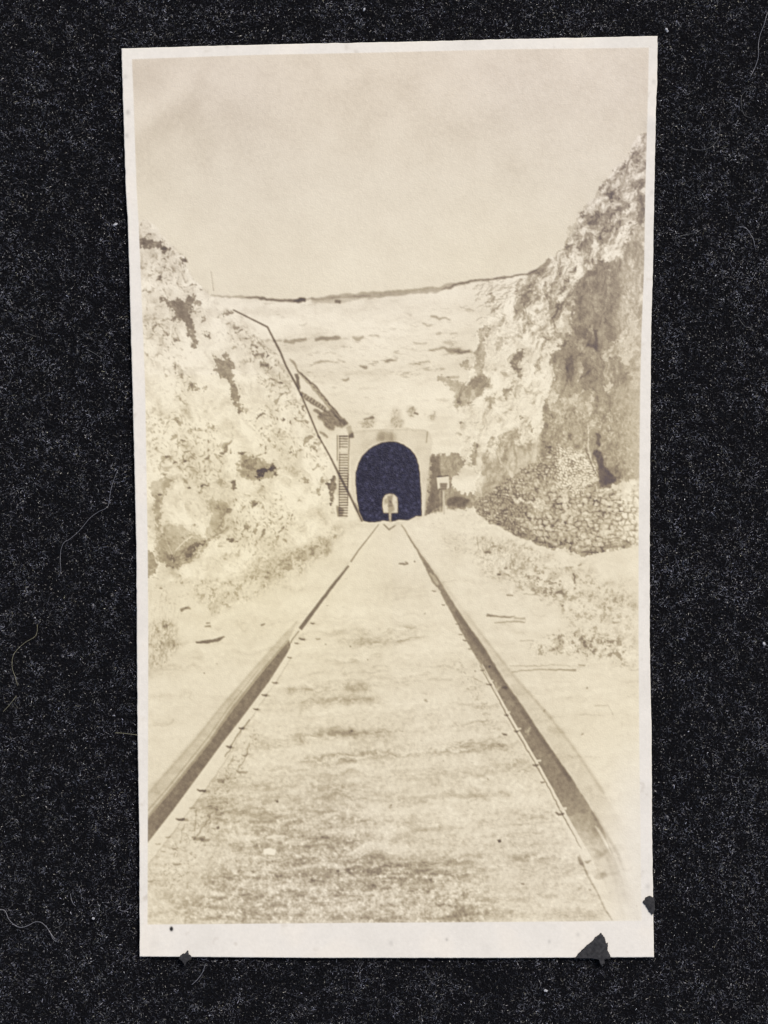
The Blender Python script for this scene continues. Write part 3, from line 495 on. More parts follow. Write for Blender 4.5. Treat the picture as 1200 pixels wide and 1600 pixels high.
mul(poly([(926, 1338), (933, 1328), (948, 1328), (942, 1338), (934, 1344)], 1.6, .6), .92); mul(poly([(926, 1370), (932, 1364), (945, 1363), (950, 1368), (940, 1374), (930, 1374)], 1.2, .6), .86); mul(poly([(912, 1346), (925, 1343), (918, 1350)], .8), .80); mul(line([(903, 1338), (908, 1350), (912, 1353)], [3, 4, 1], .9), .78)
mul(poly([(928, 1335), (952, 1328), (975, 1370), (1003, 1440), (958, 1440), (945, 1400)], 4.)*BED, .985)
mul(poly([(925, 1262), (948, 1298), (965, 1335), (990, 1400), (1003, 1440), (990, 1440), (965, 1385), (945, 1335), (925, 1300)], 2.2), .95)
mul(line([(948, 1340), (962, 1380), (975, 1440)], [3, 4, 5], 1.5), .955)
footr = [(752, 1038), (767, 1066), (792, 1113), (808, 1140), (836, 1188), (858, 1228), (876, 1262), (895, 1298), (910, 1325)]
put(line([(p[0]+1, p[1]-1) for p in footr], [1.2, 1.5, 2, 2, 2.4, 2.6, 3, 2.6, 2], .5), .95); mul(line([(p[0]-2, p[1]+1) for p in footr], [1, 1.6, 2, 2, 1.6, 1.6, 2, 1.6, 1], .5, .35), .70)
mul(line([(905, 1335), (918, 1368), (932, 1392), (945, 1420), (957, 1438)], [1.5, 3, 2, 2.4, 2], .8), .84)
for x, y, w in ((679, 922, 6), (694, 944, 6), (715, 975, 5), (720, 990, 5), (727, 1000, 6), (735, 1013, 5), (755, 1046, 6), (765, 1068, 8), (792, 1116, 8), (808, 1141, 9), (789, 1146, 8), (838, 1194, 10), (876, 1270, 13), (848, 1221, 7)): spike(x-1, y+1, w, .55, False)
for x, y, w in ((794, 1113, 7), (811, 1139, 7), (841, 1189, 9), (880, 1264, 11), (768, 1064, 6)): put(line([(x-w*.5, y), (x+w*.5, y-w*.1)], w*.4, .6), .92)
for pts in ([(777, 1080), (774, 1066)], [(777, 1078), (788, 1070)], [(776, 1082), (780, 1072)], [(820, 1144), (830, 1136)], [(824, 1148), (826, 1140)]): put(line(pts, 2.2, .8, .6)*.7, .85)
mul(line([(764, 1041), (766, 1042)], 4, .6), .5); mul(line([(784, 1072), (792, 1076)], 5, .8), .72)
strokes(poly([(700, 990), (735, 1050), (790, 1150), (830, 1210), (815, 1220), (770, 1150), (720, 1060), (695, 1000)], 3), 130, 4, -.1, .8, .84, 1., 1.)
mul(poly([(598, 819), (601, 819), (608, 826), (616, 821), (619, 821), (608, 829)], .6), .70)

for M_, k_ in ((LCLIFF, .022), (RCLIFF, .026), (HILL, .008)):
    T = T+M_*k_*.55*np.clip(NZ2*.6+relz*.6, -2.2, 2.2)
T = T+LCLIFF*.008*np.clip(-rel, 0, 2.5)
# ---- tunnel portal, ladder, pipe, trestle, signal board
put(WALL*.9, .895); T = T+WALL*(.008*fbm(9, 3))
mul(line([(547, 676), (600, 671), (668, 673)], 1.6, .8, .6), .94); mul(line([(668, 674), (666, 692)], 1.6, .6), .80)
mul(poly([(588, 690), (590, 676), (600, 674), (616, 676), (618, 691)], 2.6)*(.7+.3*sm(noise(3, 14), -1, 1)), .78)
mul(poly([(562, 716), (566, 690), (590, 686), (578, 700)], 4), .95)
mul(line([(664, 806), (668, 755), (673, 714)], 2, .8), .88)
put(TUNNEL, .035); T = T+TUNNEL*.0
rim = blur(TUNNEL, 1.6); 
put(EXIT, .92)
for pp, t in (([(605, 776), (612, 774), (613, 790), (607, 792)], .74), ([(600, 782), (604, 778), (606, 786), (602, 790)], .82), ([(606, 790), (614, 788), (616, 798), (608, 803)], .80), ([(609, 772), (614, 772), (613, 777)], .85), ([(616, 786), (619, 782), (621, 786)], .86), ([(608, 783), (611, 782), (611, 788)], .60)): mul(poly(pp, .7, .4, .5)*EXIT, t)
put(line([(609.5, 801), (610, 816)], [5, 4], .6), .80)
put(line([(553, 789), (560, 802), (566, 814)], 1., .5), .8)
# steps up the cutting
mul(poly([(526, 680), (547, 680), (545, 740), (544, 800), (541, 812), (527, 808)], .8), .93)
for x0, y0, x1, y1 in ((527, 680, 527, 720), (531, 682, 530, 800), (545.5, 682, 543, 790)): mul(line([(x0, y0), (x1, y1)], 1.4, .5), .74)
k = 0; y = 681.5
while y < 806:
    if not (702 < y < 707.5): mul(line([(529.5, y), (543.5, y+.3*math.sin(k*1.7))], 1.7, .45), .60 if y > 730 or y < 684 else .70)
    y += 4.15; k += 1
put(poly([(530, 702), (541, 702), (541, 706), (530, 706)], .7), .93)
mul(poly([(526, 790), (532, 792), (538, 796), (536, 806), (528, 808)], .9, .6), .70); mul(line([(544, 740), (543, 765)], 1.5, .5), .74)
mul(poly([(544, 680), (551, 675), (553, 684), (545, 684)], .8, .5), .55); mul(poly([(540, 668), (548, 664), (551, 676), (545, 680)], 1., .5), .86)
mul(poly([(495, 650), (500, 645), (510, 640), (520, 640), (530, 652), (540, 655), (544, 662), (535, 670), (524, 664), (520, 672), (508, 668)], 1., 1., 1.), .72)
strokes(poly([(495, 650), (510, 640), (530, 650), (543, 662), (520, 670), (508, 668)], 1.), 60, 5, .7, .5, .8, 1., .5)
for pts, w, t in (([(464, 578), (480, 594), (496, 612), (512, 632), (530, 652), (541, 664)], [3, 6, 6, 6, 7, 8], .80), ([(464, 577), (480, 592), (498, 610), (514, 630), (530, 648)], 1.5, .62), ([(463, 584), (466, 600), (468, 608)], [6, 5, 3], .58), ([(470, 614), (486, 626), (498, 634), (509, 640)], [6, 9, 8, 7], .64), ([(464, 578), (460, 568), (452, 560)], [3, 4, 3], .78), ([(490, 640), (502, 646)], 5, .70), ([(500, 675), (512, 684)], 3.5, .74), ([(496, 680), (500, 684)], 3, .7)):
    mul(line(pts, w, .7, .5), t)
for i in range(8):
    t = i/7.; x, y = 474+32*t, 617+20*t; put(line([(x-1.6, y+2.6), (x+2.2, y-2.4)], 1.5, .45)*.7, .88)
for i in range(11):
    t = i/10.; x, y = 472+60*t, 586+66*t; mul(line([(x-1, y-2), (x+2, y+1)], 1.4, .5), .76)
pipe = [(364, 484), (378, 491), (398, 501), (418, 511), (424, 523), (438, 550), (447, 572), (460, 596), (472, 620), (497, 680), (515, 712), (530, 742), (546, 773), (556, 794), (566, 815)]
mul(line(pipe, [2.2, 2.2, 2.4, 3, 3, 3, 3, 3.2, 2.4, 2.4, 2.4, 3.4, 3.4, 2.8, 2.6], .6), .56)
mul(line([(555, 786), (560, 800)], 3, .8), .8)
mul(line([(330, 424), (334, 455)], [.8, 1.2], .6), .80)
# board on its post
put(line([(693, 767), (694, 804)], [2.6, 3.2], .5), .86)
put(poly([(682, 746), (701, 744), (702, 762), (697, 765), (684, 764)], .6), .94); mul(poly([(687, 755), (699, 755), (698, 763), (688, 763)], .6), .66); mul(line([(682, 745), (701, 743.5)], 1.6, .5), .62); mul(line([(686, 764), (698, 764)], 1.6, .5), .55); mul(line([(690, 766), (690, 800)], 1.6, .6), .8)

fr_ = sm(XX, 965, 1004)*sm(YY, 480, 640)*(1-sm(YY, 1400, 1500)); T = T*(1-.45*fr_)+.45*fr_*np.maximum(T, .90)
fl_ = (1-sm(XX, 232, 262))*sm(YY, 600, 900); T = T*(1-.12*fl_)+.12*fl_*np.maximum(T, .90)
T = np.clip(T, .0, 1.02)
# overall softness of the old lens + silver grain
T = blur(T, .45); T = T+.42*(T-blur(T, 1.6))*(1-TUNNEL)
g = noise(1.6)*.6+noise(2.6)*.5
T = T+(.0075+.010*sm(1-T, .1, .5))*g*(1-TUNNEL)
# bleached edges of the print
edge_l = np.exp(-((XX-236)/16.)**2)*sm(YY, 700, 1000); edge_r = np.clip(1-(1004-XX)/26., 0, 1)
T = T*(1-.0*edge_l)+0
# ---- tone -> dye colour (display values), then a slow drift of hue
stops = np.array([0, .05, .25, .45, .60, .75, .90, 1.02])
cols = np.array([(35, 35, 56), (46, 45, 64), (70, 60, 62), (100, 86, 72), (134, 120, 100), (176, 164, 138), (224, 215, 191), (247, 240, 217)], float)/255.
COL = np.stack([np.interp(T, stops, cols[:, c]) for c in range(3)], -1).astype(np.float32)
drift = fbm(170, 2); yel = sm(YY, 420, 700)*(1-sm(YY, 1150, 1420)*.55)*.85+poly([(226, 600), (420, 600), (600, 900), (470, 1200), (300, 1440), (226, 1440)], 60)*.5
yel = yel-.5*(1-sm(YY, 250, 520))+.12*drift
bright = sm(T, .3, .8)
COL[..., 2] -= .026*yel*bright; COL[..., 0] += .005*yel; COL[..., 1] += .002*yel
pink = (1-sm(YY, 90, 330))*bright; COL[..., 1] -= .006*pink; COL[..., 2] += .004*pink; COL[..., 0] += .006*bright; COL[..., 2] -= .010*bright*(1-LAND)
deep = sm(.62-T, 0, .2)*RCLIFF; COL[..., 2] += .025*deep*(1-NET*.5)                     # shade on the right turns bluish
# mirror-like silver bloom in the darkest area
sp = noise(1.7); sp2 = noise(2.3); sp3 = fbm(40, 2)
b = np.clip(TUNNEL*1.2-EXIT*1.4, 0, 1)
COL += (b*(.040*np.clip(sp*.7+sp2*.7, -.9, 3)+.06*sm(sp2, 1.5, 2.6)+.012*sp3)*(1-.5*sm(rim, .98, .6)))[..., None]*np.array([.92, .94, 1.08], np.float32)
COL[..., :] += (b*.14*poly([(572, 712), (576, 708), (578, 716), (574, 720)], 1.2, .5)*sm(sp, 0, 1))[..., None]
COL = np.clip(COL, .01, 1)

# ================================================================= build the place
# ---- materials
def paper_mat(name, rough, bump, spec, coat=0.):
    m, t, b = new_mat(name)
    at = node(t, 'ShaderNodeAttribute', attribute_name='dye'); t.links.new(at.outputs['Color'], b.inputs['Base Color'])
    tc = node(t, 'ShaderNodeTexCoord'); n1 = node(t, 'ShaderNodeTexNoise', Scale=4200., Detail=2.); n2 = node(t, 'ShaderNodeTexNoise', Scale=900., Detail=3.)
    t.links.new(tc.outputs['Object'], n1.inputs['Vector']); t.links.new(tc.outputs['Object'], n2.inputs['Vector'])
    ad = node(t, 'ShaderNodeMath', operation='ADD'); t.links.new(n1.outputs[0], ad.inputs[0]); t.links.new(n2.outputs[0], ad.inputs[1])
    bp = node(t, 'ShaderNodeBump', Strength=bump, Distance=6e-5); t.links.new(ad.outputs[0], bp.inputs['Height']); t.links.new(bp.outputs[0], b.inputs['Normal'])
    b.inputs['Roughness'].default_value = rough; b.inputs['Specular IOR Level'].default_value = spec
    if coat: b.inputs['Coat Weight'].default_value = coat; b.inputs['Coat Roughness'].default_value = .35
    return m
M_PAPER = paper_mat('print_paper', .62, .25, .35)
M_EMUL = paper_mat('print_emulsion', .50, .45, .45)
M_SILVER = paper_mat('print_silvered_black', .45, .8, .3)

ALB = .84                                     # display value -> reflectance under this light
def dye(c): return np.clip(srgb(c)*ALB, 0, .92)

# ---- the sheet: outline and printed frame, in photo coordinates
def curve(pts, t):
    p = np.array(pts, float); return np.interp(t, p[:, 0], p[:, 1])
oL = [(76, 190), (130, 191.5), (300, 197), (350, 200), (600, 207), (850, 213), (1000, 214), (1150, 215), (1300, 218), (1495, 218.5)]
oR = [(57, 1027), (130, 1026.5), (180, 1024), (200, 1024), (300, 1022), (420, 1020), (520, 1017), (600, 1016.5), (850, 1015), (1000, 1015), (1150, 1018), (1300, 1018.5), (1495, 1021.5)]
oT = [(190, 76), (400, 70), (600, 66), (800, 61), (1027, 57)]
oB = [(218, 1494), (500, 1496.5), (800, 1496.5), (1021, 1495)]
iL = [(92, 205.5), (130, 207), (300, 213), (350, 216), (600, 226), (850, 230), (1000, 231), (1445, 230)]
iR = [(74, 1014.5), (130, 1013.5), (300, 1009), (420, 1007), (520, 1003), (600, 1001), (850, 998.5), (1000, 998.5), (1150, 999.5), (1300, 1001.5), (1440, 1003)]
iT = [(205, 92), (400, 85), (600, 81), (800, 76), (1015, 74)]
iB = [(230, 1445), (500, 1443), (800, 1441), (1003, 1439)]
STEP = 1.25
nj = [int(16/STEP), int(1355/STEP), int(52/STEP)]; ni = [int(15/STEP), int(775/STEP), int(17/STEP)]
NI, NJ = sum(ni)+1, sum(nj)+1
uu = np.concatenate([np.linspace(0, 1, ni[0], endpoint=False), 1+np.linspace(0, 1, ni[1], endpoint=False), 2+np.linspace(0, 1, ni[2]+1)])
vv = np.concatenate([np.linspace(0, 1, nj[0], endpoint=False), 1+np.linspace(0, 1, nj[1], endpoint=False), 2+np.linspace(0, 1, nj[2]+1)])
UU, VV = np.meshgrid(uu, vv)
GX = 200+800*UU/3.; GY = 80+1400*VV/3.
wob = lambda a, s: 0.
er = np.random.RandomState(4)
wl = np.convolve(er.randn(NJ+40), np.hanning(13), 'same')[20:20+NJ]*.07; wr_ = np.convolve(er.randn(NJ+40), np.hanning(13), 'same')[20:20+NJ]*.07
wt = np.convolve(er.randn(NI+60), np.hanning(21), 'same')[30:30+NI]*.07; wb = np.convolve(er.randn(NI+60), np.hanning(9), 'same')[30:30+NI]*.05
for it in range(6):                            # grid lines follow both the cut edge and the edge of the printed frame
    xs = np.stack([curve(oL, GY)+wl[:, None], curve(iL, GY), curve(iR, GY), curve(oR, GY)+wr_[:, None]], 0)
    ys = np.stack([curve(oT, GX)+wt[None, :], curve(iT, GX), curve(iB, GX), curve(oB, GX)+wb[None, :]], 0)
    def pick(a, q):
        k = np.minimum(q.astype(int), 2); f = q-k; I, J = np.indices(q.shape); return a[k, I, J]*(1-f)+a[k+1, I, J]*f
    GX = pick(xs, UU); GY = pick(ys, VV)
fx, fy = (GX-600)/420., (GY-780)/715.
GZ = 1.0e-3+.10e-3*fx*fx+.12e-3*np.clip(fy, 0, 2)**2+.06e-3*np.sin(GX/170.+1)*np.sin(GY/210.)
# creased right-hand corner and the bruised edge
GZ += .16e-3*np.exp(-((GX-1024)/18.)**2-((GY-188)/14.)**2)+.10e-3*sm(GX-.6*GY, 880, 990)
V = np.stack([(GX-600)*PX, (800-GY)*PX, GZ], -1)
cxy = bil(COL, GX.astype(np.float32), GY.astype(np.float32))
# border tone: bare paper, faintly grey and pink, a few stains
bn = bil(fbm(30, 3), GX.astype(np.float32), GY.astype(np.float32)); bn2 = bil(fbm(2.2, 2), GX.astype(np.float32), GY.astype(np.float32)); bn3 = bil(fbm(7, 2), GX.astype(np.float32), GY.astype(np.float32))
BC = np.array([238, 233, 221])/255.+(.008*bn+.006*bn2)[..., None]-np.clip(bn3-1.9, 0, 2)[..., None]*np.array([.04, .045, .05])
spot = np.exp(-((GX-268)/1.9)**2-((GY-1451)/2.6)**2); BC = BC*(1-np.clip(spot*2.2, 0, .92))[..., None]
for sx0, sy0, sr, sa in ((200, 176, 3, .16), (198, 212, 3, .12), (611, 1473, 4, .07), (698, 1468, 2, .16), (903, 1460, 3, .10), (858, 1471, 2.4, .10), (1012, 1385, 4, .08), (1021, 128, 3, .08), (355, 72, 3, .07), (212, 820, 1.6, .2), (196, 120, 3, .08), (1018, 300, 3, .06), (240, 1475, 9, .03), (760, 1485, 8, .03)):
    BC = BC*(1-sa*np.exp(-((GX-sx0)/sr)**2-((GY-sy0)/(sr*1.3))**2))[..., None]
BC = BC+(.012*np.exp(-(np.maximum(1500-GY, 0)/12.)**2)*(GX > 700))[..., None]
BC = BC-.010*sm(bn, 0, 2)[..., None]*np.array([.4, .8, 1.4])
inside = (UU >= 1)&(UU <= 2)&(VV >= 1)&(VV <= 2)
edge_soft = np.clip(np.minimum.reduce([(UU-1)*775, (2-UU)*775, (VV-1)*1355, (2-VV)*1355])/1.6, 0, 1)*(1-.55*sm(GX, 930, 1004)*sm(GY, 1100, 1300))
colr = np.where(inside[..., None], BC*(1-edge_soft[..., None])+cxy*edge_soft[..., None], BC)
LIN = dye(colr)

# ---- print as a thing
pr = bpy.data.objects.new('photographic_print', None); C.objects.link(pr); pr.location = W(619, 778, 8e-4)
tag(pr, 'old sepia photo print of a railway track running into a tunnel, lying on black felt', 'photo print')
OFF3 = np.array(pr.location, np.float64)
idx = np.arange(NI*NJ).reshape(NJ, NI)
Q = np.stack([idx[:-1, :-1], idx[1:, :-1], idx[1:, 1:], idx[:-1, 1:]], -1)
fu = (UU[:-1, :-1]+UU[1:, 1:])/2; fv = (VV[:-1, :-1]+VV[1:, 1:])/2
fin = (fu > 1)&(fu < 2)&(fv > 1)&(fv < 2)
cxm = ((GX[:-1, :-1]+GX[1:, 1:])/2).astype(np.float32); cym = ((GY[:-1, :-1]+GY[1:, 1:])/2).astype(np.float32)
def S(m): return bil(m, cxm, cym) > .5
reg = np.full(fin.shape, 1)                    # 1 sky
reg[S(LAND)] = 2
reg[S(LCLIFF)] = 3; reg[S(RCLIFF)] = 4; reg[S(NET)] = 5; reg[S(GROUND)] = 6
reg[S(gl) | S(gl3)] = 7
reg[S(BED)] = 8
reg[S(WALL)] = 9; reg[S(TUNNEL)] = 10; reg[S(EXIT)] = 11
LADM = poly([(525.5, 680), (547, 680), (545, 740), (544, 800), (541, 810), (527, 808)], .3); reg[S(LADM)] = 12
reg[S(line(pipe, 4.2, .3))] = 13
reg[S(line([(464, 578), (480, 594), (496, 612), (512, 632), (530, 652), (541, 664)], [5, 8, 8, 8, 10, 10], .3)) | S(line([(470, 614), (486, 626), (498, 634), (509, 640)], [8, 11, 10, 9], .3)) | S(poly([(495, 650), (500, 645), (510, 640), (520, 640), (530, 652), (540, 655), (544, 662), (535, 670), (524, 664), (520, 672), (508, 668)], .3))] = 14
reg[S(poly([(680, 743), (703, 742), (704, 764), (697, 768), (696, 805), (691, 805), (691, 768), (682, 766)], .3))] = 15
RLM = S(poly([(226, 1238), (300, 1160), (342, 1107), (400, 1040), (450, 984), (545, 882), (590, 819), (593, 820), (550, 884), (492, 958), (455, 1012), (420, 1067), (375, 1128), (347, 1164), (270, 1268), (226, 1324)], .3))
RRM = S(poly(rw_a+[(948, 1345), (990, 1330), (945, 1240), (900, 1172), (860, 1120), (800, 1052), (770, 1012), (722, 950), (690, 905), (655, 859), (629, 820)], .3))
reg[RLM] = 16; reg[RRM] = 17
reg[~fin] = 0
NAMES = {0: ('paper_border', 'cream white paper border round the picture, torn and chipped at its lower edge', M_PAPER), 1: ('printed_sky', 'pale blank sky in the picture', M_EMUL), 2: ('printed_hillside', 'pale layered hillside above the tunnel', M_EMUL),
         3: ('printed_rock_cutting', 'left rock cutting in the picture, bright with small shaded hollows', M_EMUL), 4: ('printed_rock_cutting', 'right rock cutting in the picture, steep with a large brown shade', M_EMUL), 5: ('printed_stone_pitching', 'coursed wall of rounded stones at the foot of the right cutting', M_EMUL),
         6: ('printed_ground', 'pale sandy ground beside the track', M_EMUL), 7: ('printed_scrub', 'dry grass at the foot of the left cutting', M_EMUL), 8: ('printed_track_bed', 'track bed of sand and gravel between the two rails', M_EMUL), 9: ('printed_tunnel_portal', 'pale portal wall round the tunnel mouth', M_EMUL),
         10: ('printed_tunnel_mouth', 'dark blue black arched tunnel mouth', M_SILVER), 11: ('printed_tunnel_exit', 'small bright far end of the tunnel', M_EMUL), 12: ('printed_ladder', 'ladder of steps beside the tunnel mouth', M_EMUL), 13: ('printed_pipe', 'long thin pipe running down the left cutting', M_EMUL),
         14: ('printed_trestle', 'small timber chute and trestle above the ladder', M_EMUL), 15: ('printed_signboard', 'white board on a post right of the tunnel', M_EMUL), 16: ('printed_rail', 'left rail, dark web with a pale head', M_EMUL), 17: ('printed_rail', 'right rail, broad dark web with a pale head', M_EMUL)}
Vf = V.reshape(-1, 3)-OFF3; Lf = LIN.reshape(-1, 3); parts = {}
for k, (nm, lab, mat) in NAMES.items():
    f = Q[reg == k]
    if not len(f): continue
    used = np.unique(f); remap = np.zeros(NI*NJ, np.int32); remap[used] = np.arange(len(used)); f2 = remap[f]; v2 = Vf[used]; c2 = Lf[used]
    if k == 0:                                  # the sheet's cut edge and its back belong to the paper
        ring = np.concatenate([idx[0, :], idx[1:, -1], idx[-1, -2::-1], idx[-2:0:-1, 0]])
        n0 = len(v2); rv = Vf[ring].copy(); rv[:, 2] -= .26e-3; v2 = np.concatenate([v2, rv]); c2 = np.concatenate([c2, Lf[ring]*.9])
        a = remap[ring]; b = n0+np.arange(len(ring)); f2 = np.concatenate([f2, np.stack([a, np.roll(a, -1), np.roll(b, -1), b], -1)])
        bi = idx[::12, ::12]; n1 = len(v2); bv = Vf[bi.ravel()].copy(); bv[:, 2] -= .27e-3; v2 = np.concatenate([v2, bv]); c2 = np.concatenate([c2, np.tile([[.55, .52, .46]], (len(bv), 1))])
        bj = n1+np.arange(bi.size).reshape(bi.shape); f2 = np.concatenate([f2, np.stack([bj[:-1, :-1], bj[:-1, 1:], bj[1:, 1:], bj[1:, :-1]], -1).reshape(-1, 4)])
    par = pr if k not in (11,) else parts[10]
    o = mesh_np(nm, v2, f2, mat, par, c2, smooth=(k != 0)); o['label'] = lab; parts[k] = o

# ---- scraps of black album paper still stuck to the print's edges
m, t, b = new_mat('black_album_paper'); b.inputs['Roughness'].default_value = .95; b.inputs['Specular IOR Level'].default_value = .15
tc = node(t, 'ShaderNodeTexCoord'); n1 = node(t, 'ShaderNodeTexNoise', Scale=1800., Detail=5.); cr_ = node(t, 'ShaderNodeValToRGB')
cr_.color_ramp.elements[0].position = .3; cr_.color_ramp.elements[0].color = (.022, .022, .024, 1); cr_.color_ramp.elements[1].position = .75; cr_.color_ramp.elements[1].color = (.055, .055, .057, 1)
t.links.new(tc.outputs['Object'], n1.inputs[0]); t.links.new(n1.outputs[0], cr_.inputs[0]); t.links.new(cr_.outputs[0], b.inputs['Base Color'])
bp = node(t, 'ShaderNodeBump', Strength=.9, Distance=1e-4); t.links.new(n1.outputs[0], bp.inputs['Height']); t.links.new(bp.outputs[0], b.inputs['Normal'])
M_ALB = m
def scrap(pts, lab, seed, zb):
    q = random.Random(seed); P = []
    for i in range(len(pts)):                  # a fibrous torn outline
        a, c = pts[i], pts[(i+1) % len(pts)]; L = math.hypot(c[0]-a[0], c[1]-a[1]); n = max(int(L/1.1), 1)
        for k in range(n):
            f = k/n; P.append((a[0]+(c[0]-a[0])*f+q.gauss(0, .35), a[1]+(c[1]-a[1])*f+q.gauss(0, .35)))
    cx = sum(p[0] for p in P)/len(P); cy = sum(p[1] for p in P)/len(P)
    rings = [1., .93, .6, .25]; hs = [0., .16e-3, .20e-3, .24e-3]; V = []; F = []; n = len(P)
    for ri, (r_, h_) in enumerate(zip(rings, hs)):
        for p in P: V.append(np.array(W(cx+(p[0]-cx)*r_, cy+(p[1]-cy)*r_, zb+h_+(q.uniform(0, .04e-3) if ri else 0)))-OFF3)
    V.append(np.array(W(cx, cy, zb+.25e-3))-OFF3)
    me = bpy.data.meshes.new('album_paper_scrap')
    for r_ in range(3):
        for i in range(n): j = (i+1) % n; F.append((r_*n+i, (r_+1)*n+i, (r_+1)*n+j, r_*n+j))
    for i in range(n): F.append((3*n+i, 4*n, 3*n+(i+1) % n))
    F.append(tuple(range(n)))
    me.from_pydata([tuple(v) for v in V], [], F); me.materials.append(M_ALB); me.validate()
    bm_ = bmesh.new(); bm_.from_mesh(me); bmesh.ops.recalc_face_normals(bm_, faces=bm_.faces); bm_.to_mesh(me); bm_.free()
    o = bpy.data.objects.new('album_paper_scrap', me); C.objects.link(o); o.parent = pr; o['label'] = lab
ztop = lambda x, y: float(GZ.reshape(-1)[np.argmin((GX-x)**2+(GY-y)**2)])
scrap([(897, 1497), (904, 1489), (913, 1480), (925, 1470), (931, 1463), (939, 1457), (945, 1465), (947, 1473), (950, 1472), (949, 1484), (954, 1494), (953, 1498), (944, 1499), (944, 1506), (940, 1508), (936, 1499), (925, 1497)], 'largest triangular scrap of black album paper near the lower right corner', 3, ztop(930, 1480)+.02e-3)
scrap([(1004, 1409), (1009, 1401), (1015, 1399), (1022, 1402), (1023, 1422), (1019, 1430), (1013, 1423), (1009, 1416)], 'small scrap of black album paper on the right edge', 5, ztop(1014, 1412)+.02e-3)
scrap([(279, 1497), (284, 1490), (290, 1488), (294, 1484), (295, 1489), (300, 1495), (297, 1498), (292, 1503), (289, 1508), (286, 1502), (283, 1500)], 'small scrap of black album paper at the lower left edge', 8, ztop(288, 1490)+.02e-3)

# ---- felt: a napped cloth on a table
m, t, b = new_mat('felt_base')
tc = node(t, 'ShaderNodeTexCoord'); n1 = node(t, 'ShaderNodeTexNoise', Scale=2600., Detail=5., Roughness=.7); n2 = node(t, 'ShaderNodeTexNoise', Scale=120., Detail=3.)
cr_ = node(t, 'ShaderNodeValToRGB'); cr_.color_ramp.elements[0].position = .35; cr_.color_ramp.elements[0].color = (.0012, .0012, .0016, 1); cr_.color_ramp.elements[1].position = .75; cr_.color_ramp.elements[1].color = (.006, .006, .008, 1)
for n_ in (n1, n2): t.links.new(tc.outputs['Object'], n_.inputs[0])
t.links.new(n1.outputs[0], cr_.inputs[0]); t.links.new(cr_.outputs[0], b.inputs['Base Color'])
bp = node(t, 'ShaderNodeBump', Strength=1., Distance=3e-4); t.links.new(n1.outputs[0], bp.inputs['Height']); t.links.new(bp.outputs[0], b.inputs['Normal'])
b.inputs['Roughness'].default_value = .9; b.inputs['Specular IOR Level'].default_value = .1
M_FELT = m
m, t, b = new_mat('felt_fibre'); at = node(t, 'ShaderNodeAttribute', attribute_name='dye'); t.links.new(at.outputs['Color'], b.inputs['Base Color'])
b.inputs['Roughness'].default_value = .27; b.inputs['Specular IOR Level'].default_value = .5
M_FIB = m
HX, HY = .30, .34
g = np.random.RandomState(11)
nx, ny = 220, 250
bx = np.linspace(-HX/2, HX/2, nx); by = np.linspace(-HY/2, HY/2, ny); BX, BY = np.meshgrid(bx, by)
low = lambda X, Y: .10e-3*(np.sin(X*310+2*np.sin(Y*170))*np.sin(Y*260+1.7*np.sin(X*140)))
BZ = low(BX, BY)+g.randn(ny, nx)*.03e-3
fi = np.arange(nx*ny).reshape(ny, nx); FQ = np.stack([fi[:-1, :-1], fi[:-1, 1:], fi[1:, 1:], fi[1:, :-1]], -1).reshape(-1, 4)
cloth = mesh_np('felt_cloth', np.stack([BX, BY, BZ], -1).reshape(-1, 3), FQ, M_FELT, smooth=True)
tag(cloth, 'black napped felt cloth spread under the photo print', 'cloth')
TU_ = fbm(8., 3, .7); TU2_ = fbm(60, 2)
def TUFT(px, py):                              # taller tufts; fibre colour also carries their light and the hollows' shade
    a_ = (px+3000) % 1198; b_ = (py+3000) % 1598; return np.clip(.5+.34*bil(TU_, a_, b_)+.10*bil(TU2_, a_, b_), 0, 1.4)
